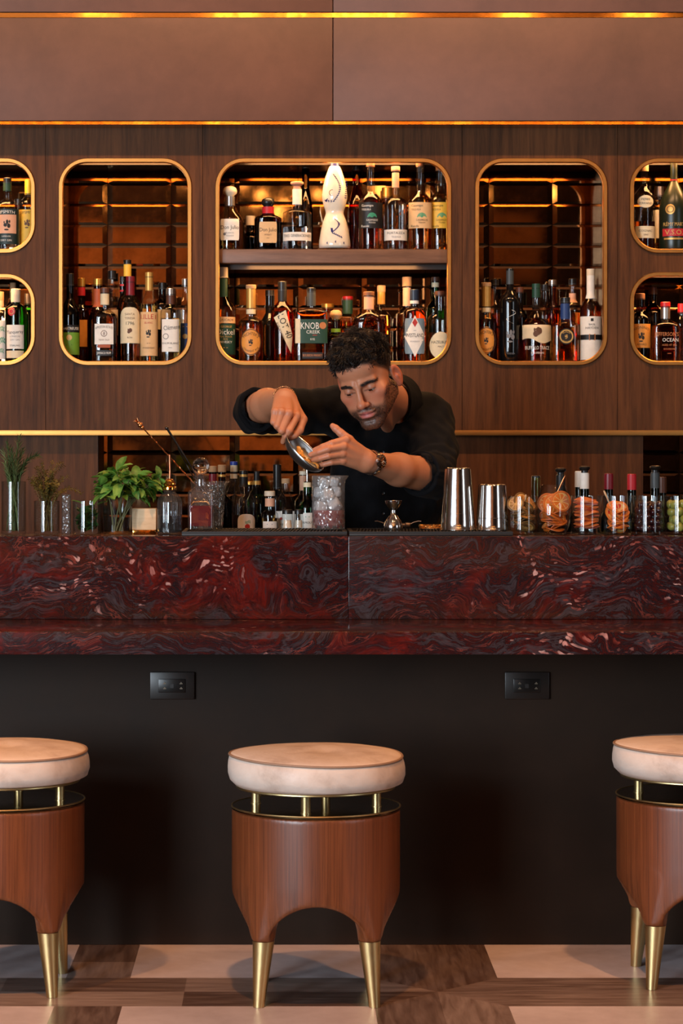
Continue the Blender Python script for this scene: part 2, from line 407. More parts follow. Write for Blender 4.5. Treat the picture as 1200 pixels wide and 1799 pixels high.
# ------------------------------------------------------------------ back wall: veneer panels with openings, mirror tiles behind
wb = empty('wall_back', (0, 0, 0)); wb['kind'] = 'structure'
MB().box((X0, 8.86, 0), (X1, 8.96, 4.2)).build('wall_core', flat((30, 22, 18), 0.9), wb)
def rectpx(x0, x1, y0, y1, Y): return (XP(x0, Y), XP(x1, Y), ZP(y1, Y), ZP(y0, Y))
NICHES = {  # outer edge of each brass frame, in photograph pixels at the cabinet face
 'upper_left': (-150, 62, 278, 445), 'lower_left': (-150, 62, 481, 642), 'tall_left': (103, 337, 278, 642), 'middle': (378, 793, 278, 642),
 'tall_right': (834, 1067, 278, 642), 'upper_right': (1106, 1318, 278, 445), 'lower_right': (1106, 1318, 478, 642)}
ZT, ZB = ZP(214, FACE), ZP(757, FACE)
def panel(xa, xb, holes, za, zb, Y, th, mat, name='wood_panel'):
    g = 0.0008
    outer = [(xa+g, za), (xb-g, za), (xb-g, zb), (xa+g, zb)]
    loops = [outer]+[rrect(*h, 50*FACE/F) for h in holes]
    tri = tessellate_polygon([[Vector((x, z, 0)) for x, z in l] for l in loops])
    pts = [p for l in loops for p in l]; n = len(pts)
    vs = [(x, Y, z) for x, z in pts]+[(x, Y+th, z) for x, z in pts]
    fs = []
    for a, b, c in tri:
        (ax, az), (bx, bz), (cx, cz) = pts[a], pts[b], pts[c]
        if (bx-ax)*(cz-az)-(bz-az)*(cx-ax) < 0: b, c = c, b
        fs += [(a, b, c), (a+n, c+n, b+n)]
    k = 0
    for l in loops:
        m = len(l)
        for i in range(m): fs.append((k+i, k+(i+1) % m, k+(i+1) % m+n, k+i+n))
        k += m
    mb = MB().add(vs, fs); o = mb.build(name, mat, wb, sharp=30)
    bm = bmesh.new(); bm.from_mesh(o.data); bmesh.ops.recalc_face_normals(bm, faces=bm.faces); bm.to_mesh(o.data); bm.free()
    o.data.set_sharp_from_angle(angle=math.radians(30)); return o
R_ = {k: rectpx(*v, FACE) for k, v in NICHES.items()}
seams = [XP(q, FACE) for q in (-640, -400, 80, 356, 812, 1085, 1560, 1840)]
for xa, xb, hs in zip(seams[:-1], seams[1:], ((), ('upper_left', 'lower_left'), ('tall_left',), ('middle',), ('tall_right',), ('upper_right', 'lower_right'), ())):
    panel(xa, xb, [R_[h] for h in hs], ZB, ZT, FACE, 0.02, WALNUT)
# shelf-edge brass strip, lower panels, fascia
LOW = 8.487
MB().box((X0, FACE-.012, ZP(765, FACE)), (X1, FACE+.06, ZP(756, FACE)), 0.0006).build('brass_strip', BRASS, wb)
for xa, xb in ((-700, -330), (-330, 172), (795, 1130), (1480, 1860)):
    panel(XP(xa, LOW), XP(xb, LOW), [], 0.0, ZP(764, LOW), LOW, 0.02, WALNUT)
LOWN = {'lower_middle': (172, 795, 764, 1010), 'lower_far_right': (1130, 1480, 764, 1010)}
FS = 8.36
zf = lambda y: ZP(y, FS)
for xa, xb in ((-1500, 584.4), (585.6, 2600)):
    MB().box((XP(xa, FS), FS, zf(212)), (XP(xb, FS), FACE+.02, zf(31)), 0.003).build('fascia_panel', FASCIA, wb)
    MB().box((XP(xa, FS), FS, zf(21)), (XP(xb, FS), FACE+.02, 4.2), 0.003).build('fascia_panel', FASCIA, wb)
for ya, yb in ((218, 213), (30, 22)):
    MB().box((X0, FS+.006, zf(ya)), (X1, FACE+.02, zf(yb))).build('brass_strip', POLISHED, wb)
# bevelled bronze mirror tiles, stack bond
TW, TH = 111.6*MIR/F, 36.4*MIR/F
def tile_mesh(w, h):
    b, d, g = 0.0085, 0.0012, 0.0007
    a = (w/2-g, h/2-g); c = (w/2-2.1*b, h/2-b)
    v = [(-a[0], d, -a[1]), (a[0], d, -a[1]), (a[0], d, a[1]), (-a[0], d, a[1]), (-c[0], 0, -c[1]), (c[0], 0, -c[1]), (c[0], 0, c[1]), (-c[0], 0, c[1])]
    v += [(x, 0.006, z) for x, y, z in v[:4]]
    f = [(4, 5, 6, 7)]+[(i, (i+1) % 4, (i+1) % 4+4, i+4) for i in range(4)]+[(i+8, (i+1) % 4+8, (i+1) % 4, i) for i in range(4)]
    me = MB().add(v, f).mesh('mirror_tile', MIRROR, 180); me.polygons.foreach_set('use_smooth', [False]*len(me.polygons)); return me
tm = tile_mesh(TW, TH)
for i in range(-4, 12):
    for k in list(range(-2, 9))+list(range(12, 18)):
        if k >= 12 and not (-1 <= i <= 5 or i >= 8): continue
        if k < 9 and i < -3: continue
        link('mirror_tile', tm, wb, (XP(189, MIR)+(i+.5)*TW, MIR, ZP(322, MIR)-(k+.5)*TH), (random.uniform(-.0016, .0016), 0, random.uniform(-.0016, .0016)))

# ------------------------------------------------------------------ display niches
LINING = wood_mat('niche_walnut', (58, 36, 24), (96, 62, 42), (0.7, 9, 9), 0.35)
SHELFW = wood_mat('shelf_walnut', (92, 62, 44), (138, 98, 74), (0.7, 9, 9), 0.45)
LED = glow((255, 150, 60), 6)
NLAB = {'upper_left': 'half hidden brass framed display niche with rounded corners, upper of two at left edge', 'lower_left': 'half hidden brass framed display niche with green bottles at left edge',
 'tall_left': 'tall brass framed display niche with rounded corners left of the bartender', 'middle': 'wide brass framed display niche with wooden shelf behind the bartender',
 'tall_right': 'tall brass framed display niche with rounded corners right of the bartender', 'upper_right': 'half hidden brass framed display niche, upper of two at right edge',
 'lower_right': 'half hidden brass framed display niche, lower of two at right edge', 'lower_middle': 'dark mirrored recess under the brass strip behind the bartender', 'lower_far_right': 'dark mirrored recess under the brass strip at right edge'}
FLOORZ = {}
def cavity(xa, xb, za, zb, y0, y1, t=0.012):
    return MB().box((xa-t, y0, za-t), (xb+t, y1, za)).box((xa-t, y0, zb), (xb+t, y1, zb+t)).box((xa-t, y0, za), (xa, y1, zb)).box((xb, y0, za), (xb+t, y1, zb))
for k, (xa, xb, za, zb) in R_.items():
    root = empty('display_niche', ((xa+xb)/2, FACE, za), NLAB[k], 'niche', 'brass framed display niches')
    L = lambda x, z: (x-(xa+xb)/2, z-za)
    r = 50*FACE/F; fwd = 7.5*FACE/F
    o_, i_ = rrect(xa+.0004, xb-.0004, za+.0004, zb-.0004, r), rrect(xa+fwd, xb-fwd, za+fwd, zb-fwd, r-fwd)
    bv = 0.0015
    def ring(P, y, e=0.0): 
        cx, cz = (xa+xb)/2, (za+zb)/2
        return [(x-cx-e*(1 if x > cx else -1), y, z-za-e*(1 if z > cz else -1)) for x, z in P]
    mb = MB(); rs = [ring(o_, .019), ring(o_, -.006), ring(o_, -.0085, bv), ring(i_, -.0085, -bv), ring(i_, -.006), ring(i_, .019)]
    n = len(o_); rs.append(rs[0]); mb.rings(rs, False, False)
    mb.build('brass_frame', BRASS, root, sharp=30)
    fl = za+fwd; FLOORZ[k] = fl
    cav = cavity(xa-.02-(xa+xb)/2, xb+.02-(xa+xb)/2, fl-za, zb-za+.012, .021, MIR-FACE-.002); cav.build('lining', LINING, root)
    wd = (xb-xa)*.72
    MB().box((xa-(xa+xb)/2-.018, .100, zb-za-.011), (xb-(xa+xb)/2+.018, .112, zb-za+.0118)).build('added_lamp_baffle', DARKLINE, root)  # board added to keep the lamp out of the mirror
    d = light('niche_lamp', 'AREA', ((xa+xb)/2, FACE+.06, zb+.006), ((xa+xb)/2, FACE+.061, za), 4.4 if k == 'middle' else 2.4, (1.0, 0.48, 0.16), shape='RECTANGLE', size=wd, size_y=.06)
    if k == 'middle':
        s0, s1 = ZP(461, FACE), ZP(437, FACE)
        MB().box((xa+fwd*.7-(xa+xb)/2, .022, s0-za), (xb-fwd*.7-(xa+xb)/2, MIR-FACE-.003, s1-za), .0015).build('shelf', SHELFW, root)
        FLOORZ['shelf'] = s1
        MB().box((xa-(xa+xb)/2-.018, .100, s0-za-.017), (xb-(xa+xb)/2+.018, .112, s0-za-.0002)).build('added_lamp_baffle', DARKLINE, root)  # same added board, blocking the lamp under the shelf
        light('niche_lamp', 'AREA', ((xa+xb)/2, FACE+.06, s0-.002), ((xa+xb)/2, FACE+.061, za), 3.6, (1.0, 0.48, 0.16), shape='RECTANGLE', size=wd, size_y=.06)
for k, (xa, xb, ya, yb) in LOWN.items():
    xa, xb, za, zb = rectpx(xa, xb, ya, yb, LOW)
    cavity(xa, xb, za, zb, LOW+.001, MIR-.002).build('recess_lining', LINING, wb)

# ------------------------------------------------------------------ floor tiles
def tile(poly, mat, name):
    g = 0.0032; cx = sum(p[0] for p in poly)/len(poly); cy_ = sum(p[1] for p in poly)/len(poly)
    bm = bmesh.new(); vs = [bm.verts.new((x-cx, y-cy_, 0)) for x, y in poly]
    f = bm.faces.new(vs)
    if f.normal.z < 0 or f.calc_area() == 0: pass
    bm.normal_update()
    if f.normal.z < 0: f.normal_flip()
    bmesh.ops.inset_region(bm, faces=[f], thickness=g, depth=0)
    side = [q for q in bm.faces if q != f]
    bmesh.ops.delete(bm, geom=side, context='FACES')
    bmesh.ops.delete(bm, geom=[q for q in bm.verts if not q.link_faces], context='VERTS')
    bmesh.ops.inset_region(bm, faces=[f], thickness=0.0012, depth=0.0008)
    e = [q for q in bm.edges if q.is_boundary]
    ex = bmesh.ops.extrude_edge_only(bm, edges=e)
    for q in ex['geom']:
        if isinstance(q, bmesh.types.BMVert): q.co.z = -0.0085
    for q in bm.verts: q.co.z -= 0.0008 if q.co.z > -0.001 else 0
    bmesh.ops.recalc_face_normals(bm, faces=bm.faces)
    mb = MB(); mb.bm(bm); return link(name, mb.mesh(name, mat, 20), floor, (cx, cy_, 0))
SX, SY, HW = 0.382, 6.251, 0.163
WALLY = BAR+.012
def rc(xa, xb, ya, yb): return [(xa, ya), (xb, ya), (xb, yb), (xa, yb)]
for sgn in (1, -1):
    yo, yc = SY+sgn*HW, SY
    for xa, xb in ((-1.65, -1.18), (-1.18, -.71), (-.71, -.25), (1.01, 1.48), (1.48, 1.95)):
        tile(rc(xa, xb, min(yo, yc), max(yo, yc)), PLANKX, 'wood_plank')
    tile([(-.25, yc), (SX, yc), (SX-HW, yo), (-.25, yo)], PLANKX, 'wood_plank')
    tile([(1.01, yc), (SX, yc), (SX+HW, yo), (1.01, yo)], PLANKX, 'wood_plank')
    ye = WALLY if sgn > 0 else SY-.47
    for s2 in (1, -1):
        tile([(SX, SY), (SX+s2*HW, yo), (SX+s2*HW, ye), (SX, ye)], PLANKY, 'wood_plank')
        if sgn < 0: tile(rc(min(SX, SX+s2*HW), max(SX, SX+s2*HW), ye-.47, ye), PLANKY, 'wood_plank')
    ys = ((yo, SY+.36), (SY+.36, ye)) if sgn > 0 else ((ye, yo), (ye-.47, ye))
    for ya, yb in ys:
        tile(rc(-.56, -.395, ya, yb), PLANKY, 'wood_plank'); tile(rc(-1.42, -1.255, ya, yb), PLANKY, 'wood_plank')
    for ya, yb in (((yo, ye),) if sgn > 0 else ((ye, yo), (ye-.47, ye))):
        for xa, xb in ((-1.255, -.56), (-.395, SX-HW), (SX+HW, 1.16), (1.16, 1.95)): tile(rc(xa, xb, ya, yb), STONE, 'stone_tile')

# ------------------------------------------------------------------ the bar
bar = empty('bar_counter', (0, BAR, 0), 'long bar with dark red veined marble top, raised ledge and black brown front', 'bar')
ZTOP, ZC, ZU = ZP(942, BAR), ZP(1088, BAR), 0.8316
BX0, BX1, SEAM = -2.6, 2.9, XP(612, BAR)
def bbox_(name, x0, x1, y0, y1, z0, z1, mat, bev=0.002):
    cx = (x0+x1)/2; return MB().box((x0-cx, y0-BAR, z0), (x1-cx, y1-BAR, z1), bev).build(name, mat, bar, (cx, 0, 0))
for x0, x1 in ((BX0, SEAM-.0006), (SEAM+.0006, BX1)):
    bbox_('riser_slab', x0, x1, BAR, BAR+.02, ZC+.0005, ZTOP, MARBLE, .0012)
    bbox_('top_slab', x0, x1, BAR+.0202, 7.18, ZTOP-.02, ZTOP, MARBLE, .0006)
bbox_('counter_slab', BX0, BX1, 6.37, BAR+.05, ZU, ZC, MARBLE, .0022)
bbox_('front_panel', BX0, BX1, BAR+.012, BAR+.04, 0.0, ZU-.0005, PANEL, .001)
bbox_('inner_carcass', BX0, BX1, BAR+.06, 7.14, 0.1, ZTOP-.021, DARKLINE, .001)
WELLZ = 0.985
bbox_('well_shelf', BX0, BX1, 7.15, 7.50, WELLZ-.02, WELLZ, STEEL, .002)
for x in (-2.5, -.9, .9, 2.5): bbox_('well_leg', x, x+.04, 7.40, 7.44, 0.0, WELLZ-.02, STEEL, .002)
# power outlets on the front panel
for k, (px, lab) in enumerate(((303, 'black power outlet plate on the bar front, above and left of the middle stool'), (925.5, 'black power outlet plate on the bar front, near the right stool'))):
    Y = BAR+.012; p = W(px, 1204, Y)
    r = empty('power_outlet', p, lab, 'outlet', 'outlets under the counter')
    h = 24*Y/F; wd = 39*Y/F
    MB().box((-wd, -.012, -h), (wd, -.0004, h), .003).build('cover_plate', flat((22, 16, 13), 0.35), r)
    MB().box((-wd*.62, -.0145, -h*.5), (wd*.6, -.0115, h*.5), .002).build('socket_face', flat((12, 10, 9), 0.3), r)
    for sx in (-.34, .40):
        for sz in (.16, -.2):
            m = MB().box((sx*wd-.004, -.0155, sz*h-.0016), (sx*wd+.004, -.014, sz*h+.0012)).box((sx*wd-.0015, -.0155, sz*h+.0012), (sx*wd+.0015, -.014, sz*h+.004))
            m.build('contact_slot', flat((120, 108, 92), 0.35, 0.4), r)
    MB().box((-.006, -.0155, -.006), (.004, -.014, .005)).build('test_button', flat((34, 30, 28), .4), r)
# ------------------------------------------------------------------ stools
def torus(R, r, n=64, m=8, z=0.0, ex=1.0):
    mb = MB(); rs = [[((R+r*math.cos(2*PI*j/m))*math.cos(2*PI*i/n), (R+r*math.cos(2*PI*j/m))*math.sin(2*PI*i/n), z+r*ex*math.sin(2*PI*j/m)) for j in range(m)] for i in range(n)]
    rs.append(rs[0]); return mb.rings(rs, False, False)
def surface_nets(fn, lo, hi, h, chunk=28):
    """mesh of the zero level of fn(points Nx3) inside the box lo..hi at spacing h"""
    lo = np.array(lo, float); n = np.ceil((np.array(hi)-lo)/h).astype(int)+1
    D = np.empty(n, np.float32)
    for i in range(0, n[0], chunk):
        for j in range(0, n[1], chunk):
            for k in range(0, n[2], chunk):
                e = np.minimum([i+chunk, j+chunk, k+chunk], n); m = (e-[i, j, k])
                c = lo+h*(np.array([i, j, k])+(m-1)/2)
                d = float(fn(c[None, :])[0])
                if abs(d) > h*np.linalg.norm(m)*0.5*1.25+0.012:
                    D[i:e[0], j:e[1], k:e[2]] = d; continue
                g = np.stack(np.meshgrid(np.arange(i, e[0]), np.arange(j, e[1]), np.arange(k, e[2]), indexing='ij'), -1).reshape(-1, 3)
                D[i:e[0], j:e[1], k:e[2]] = fn(lo+h*g).reshape(m)
    s = D < 0
    cs = np.array([(a, b, c) for a in (0, 1) for b in (0, 1) for c in (0, 1)])
    cnt = sum(s[a:n[0]-1+a, b:n[1]-1+b, c:n[2]-1+c].astype(np.int8) for a, b, c in cs)
    idx = np.argwhere((cnt > 0) & (cnt < 8)); vid = -np.ones(n-1, np.int64); vid[tuple(idx.T)] = np.arange(len(idx))
    val = np.stack([D[tuple((idx+c).T)] for c in cs], 1)
    P = np.zeros((len(idx), 3)); K = np.zeros(len(idx))
    for a in range(8):
        for b in range(a+1, 8):
            if np.abs(cs[a]-cs[b]).sum() != 1: continue
            m = (val[:, a] < 0) != (val[:, b] < 0); t = val[m, a]/(val[m, a]-val[m, b])
            P[m] += cs[a]+t[:, None]*(cs[b]-cs[a]); K[m] += 1
    P = lo+h*(idx+P/K[:, None]); Q = []
    for ax in range(3):
        u, v = (ax+1) % 3, (ax+2) % 3; sh = [slice(None)]*3; s2 = [slice(None)]*3
        sh[ax] = slice(0, n[ax]-1); s2[ax] = slice(1, n[ax])
        ch = s[tuple(sh)] != s[tuple(s2)]; e = np.argwhere(ch); e = e[(e[:, u] > 0) & (e[:, v] > 0) & (e[:, u] < n[u]-1) & (e[:, v] < n[v]-1)]
        inside = s[tuple(e.T)]
        def at(du, dv): q = e.copy(); q[:, u] -= du; q[:, v] -= dv; return vid[tuple(q.T)]
        q = np.stack([at(1, 1), at(0, 1), at(0, 0), at(1, 0)], 1); q[~inside] = q[~inside][:, ::-1]; Q.append(q)
    return P, np.concatenate(Q)
def np_mesh(name, P, Q, mat):
    me = bpy.data.meshes.new(name); me.from_pydata(P.tolist(), [], Q.tolist())
    if mat: me.materials.append(mat)
    me.polygons.foreach_set('use_smooth', [True]*len(me.polygons)); me.update(); return me
def smin(a, b, k):
    h = np.clip(0.5+0.5*(b-a)/k, 0, 1); return b*(1-h)+a*h-k*h*(1-h)
def smax(a, b, k): return -smin(-a, -b, k)
def s_cone(p, a, b, r0, r1):
    a = np.asarray(a, float); b = np.asarray(b, float); d = b-a
    t = np.clip(((p-a) @ d)/(d @ d), 0, 1); return np.linalg.norm(p-a-t[:, None]*d, axis=1)-(r0+(r1-r0)*t)
def s_ell(p, c, r, R=None):
    q = p-np.asarray(c, float)
    if R is not None: q = q @ np.asarray(R)
    r = np.asarray(r, float); k0 = np.linalg.norm(q/r, axis=1); k1 = np.linalg.norm(q/(r*r), axis=1)
    return k0*(k0-1.0)/np.maximum(k1, 1e-9)
def stool_body(p):
    rad = np.hypot(p[:, 0], p[:, 1]); z = p[:, 2]
    prof = 0.2088-0.010*np.clip((0.30-z)/0.14, 0, 1)**2
    d = smax(rad-prof, z-0.464, 0.006)
    dz = z-0.12
    for a in (0, 1):
        u = p[:, a]; e = np.sqrt((u/0.128)**2+(dz/0.132)**2); tun = (e-1)*0.10
        d = smax(d, -tun, 0.007)
    d = smax(d, 0.17-z, 0.004)
    q = np.stack([np.abs(p[:, 0]), np.abs(p[:, 1]), z], 1)
    leg = np.maximum(s_cone(q, (.1290, .1290, .14), (.126, .126, .27), .0258, .037), .159-z)
    d = smin(d, leg, 0.014)
    d = np.maximum(d, rad-0.2092)
    return np.maximum(d, .159-z)
TEAK = wood_mat('walnut_stool_veneer', (56, 26, 12), (122, 66, 35), (30, 30, 0.45), 0.34, 0.25, obj=True, fig=0.7)
def hide():
    t = NT('cream_leather'); a = t.noise(t.coord((1, 1, 1)), 7, 6, 0.6, 0.4); b = t.noise(t.coord((1, 1, 1)), 90, 3)
    t.principled(Base_Color=t.ramp(a, [(0.32, (186, 164, 148)), (0.5, (216, 198, 184)), (0.72, (228, 214, 202))]), Roughness=0.46, Normal=t.bump(t.math('ADD', t.math('MULTIPLY', a, 0.8), t.math('MULTIPLY', b, 0.12)), 0.35, 0.012))
    return t.m
HIDE = hide(); PIPING = flat((150, 122, 102), 0.5)
DISC = brass_mat('dark_bronze_disc', (120, 104, 74), 0.12)
P_, Q_ = surface_nets(stool_body, (-.225, -.225, .15), (.225, .225, .475), 0.0048)
body_me = np_mesh('body', P_, Q_, TEAK)
def cushion():
    mb = MB(); n = 72; R = []
    prof = [(.175, .5215), (.202, .5235), (.2155, .533), (.2205, .550), (.2205, .566), (.2185, .580), (.2150, .592), (.212, .5965), (.205, .599), (.180, .6035), (.13, .6085), (.07, .6115), (.02, .612)]
    for r, z in prof:
        ring = []
        for j in range(n):
            a = 2*PI*j/n; wob = 1+0.006*math.sin(3*a+1)*(1 if z < .59 else .4)+0.003*math.sin(7*a+z*60)
            dz = 0.0022*math.sin(2*a+.5)+.0035*math.cos(a-2.4)
            ring.append((r*wob*math.cos(a), r*wob*math.sin(a), z+(dz if z > .53 else 0)))
        R.append(ring)
    return mb.rings(R)
def make_stool(loc, label):
    root = empty('bar_stool', loc, label, 'stool', 'bar stools in front of the bar')
    link('body', body_me, root)
    for sx in (-1, 1):
        for sy in (-1, 1):
            mb = MB(); R = []
            for i in range(8):
                t = i/7; c = .1288+(.1405-.1288)*(1-t); r = .0138+(.0268-.0138)*t
                R.append([(sx*c+r*math.cos(2*PI*j/24), sy*c+r*math.sin(2*PI*j/24), .0005+.1585*t) for j in range(24)])
            mb.rings(R); mb.build('ferrule', SATIN, root, sharp=60)
    MB().lathe([(.2085, .4645), (.2098, .466), (.2098, .4695), (.2085, .471), (.1, .471)], 72).build('top_plate', DISC, root)
    torus(.2092, .0022, 72, 8, .4705).build('rim', SATIN, root)
    for a in (-100, -10, 80, 170):
        c = (.152*math.cos(math.radians(a)), .152*math.sin(math.radians(a)), 0)
        MB().lathe([(.0135, .471), (.0135, .473), (.0118, .4735), (.0118, .5165)], 20, c).build('post', SATIN, root)
    MB().lathe([(.197, .5165), (.1985, .518), (.1985, .5205), (.197, .5225)], 72).build('seat_plate', SATIN, root)
    cushion().build('cushion', HIDE, root, sharp=180)
    mb = MB(); n = 72; rs = []
    for i in range(n+1):
        a = 2*PI*i/n; wob = 1+0.0024*math.sin(3*a+1)+0.003*math.sin(7*a+36); dz = 0.0022*math.sin(2*a+.5)+.0035*math.cos(a-2.4)
        rs.append([((.2145+.0034*math.cos(q))*wob*math.cos(a), (.2145+.0034*math.cos(q))*wob*math.sin(a), .5945+dz+.0034*math.sin(q)) for q in [2*PI*j/8 for j in range(8)]])
    mb.rings(rs, False, False); mb.build('piping', PIPING, root)
    return root
s0 = make_stool((XP(555, 6.22), 6.22, 0), 'round cream leather bar stool with walnut body, standing whole in the middle')
for px, Y, rz, lab in ((3, 6.33, .25, 'cream leather bar stool cut off by the left edge of the photo'), (1227, 6.42, -.02, 'cream leather bar stool cut off by the right edge of the photo')):
    s = copy_tree(s0); s.location = (XP(px, Y), Y, 0); s['label'] = lab
    s.rotation_euler = (0, 0, 0)

# ------------------------------------------------------------------ bottles
CAPS = {'black': flat((20, 18, 18), .35), 'cork': flat((176, 138, 100), .8, var=.12), 'cream': flat((222, 206, 180), .55), 'wood': flat((120, 76, 48), .55, var=.12), 'silver': flat((178, 172, 166), .3, .9),
 'gold': flat((212, 160, 74), .32, .8), 'maroon': flat((120, 18, 32), .4), 'red': flat((178, 26, 32), .4), 'green': flat((22, 62, 42), .4), 'navy': flat((22, 38, 62), .4), 'blue': flat((24, 52, 140), .4),
 'yellow': flat((226, 186, 48), .45), 'white': flat((232, 228, 220), .5), 'pink': flat((214, 150, 122), .55), 'brown': flat((88, 50, 34), .45), 'grey': flat((60, 62, 66), .4), 'lime': flat((150, 180, 60), .5)}
PAP = {'white': flat((236, 230, 220), .6), 'cream': flat((230, 212, 176), .6), 'tan': flat((222, 182, 132), .6), 'orange': flat((226, 150, 62), .55), 'black': flat((18, 17, 18), .5), 'green': flat((26, 66, 48), .5),
 'lime': flat((104, 150, 44), .5), 'dkteal': flat((22, 48, 50), .5), 'blue': flat((34, 62, 118), .5), 'slate': flat((116, 138, 152), .5), 'red': flat((186, 30, 40), .5), 'yellow': flat((232, 186, 66), .55), 'pink': flat((226, 172, 140), .6),
 'gold': flat((206, 160, 84), .4, .5), 'bandbrown': flat((168, 80, 42), .6), 'grey': flat((60, 66, 68), .5)}
INK = {'black': flat((24, 20, 18), .6), 'white': flat((236, 232, 222), .5), 'red': flat((182, 44, 34), .5), 'gold': flat((206, 166, 92), .45), 'copper': flat((214, 138, 86), .4, .3), 'green': flat((60, 160, 120), .5), 'brown': flat((98, 62, 40), .6), 'grey': flat((120, 120, 124), .6), 'navy': flat((30, 48, 104), .5)}
GL = {'clear': thin_glass(), 'green': thin_glass((86, 170, 98), (24, 84, 44)), 'dkgreen': thin_glass((66, 108, 60), (20, 38, 22)), 'brown': thin_glass((128, 70, 32), (56, 26, 12)), 'black': flat((12, 12, 13), .08), 'amber': thin_glass((226, 150, 70), (140, 70, 26)),
 'frost': flat((24, 32, 18), .3), 'ygreen': thin_glass((214, 224, 150), (150, 170, 90))}
LQ = {'whisky': liquid((240, 150, 60)), 'dark': liquid((196, 88, 26)), 'red': liquid((206, 46, 30)), 'water': liquid((250, 250, 250)), 'gold': liquid((244, 196, 110)), 'yellow': liquid((250, 214, 80)), 'cola': liquid((104, 42, 18)), 'green': liquid((110, 190, 90))}

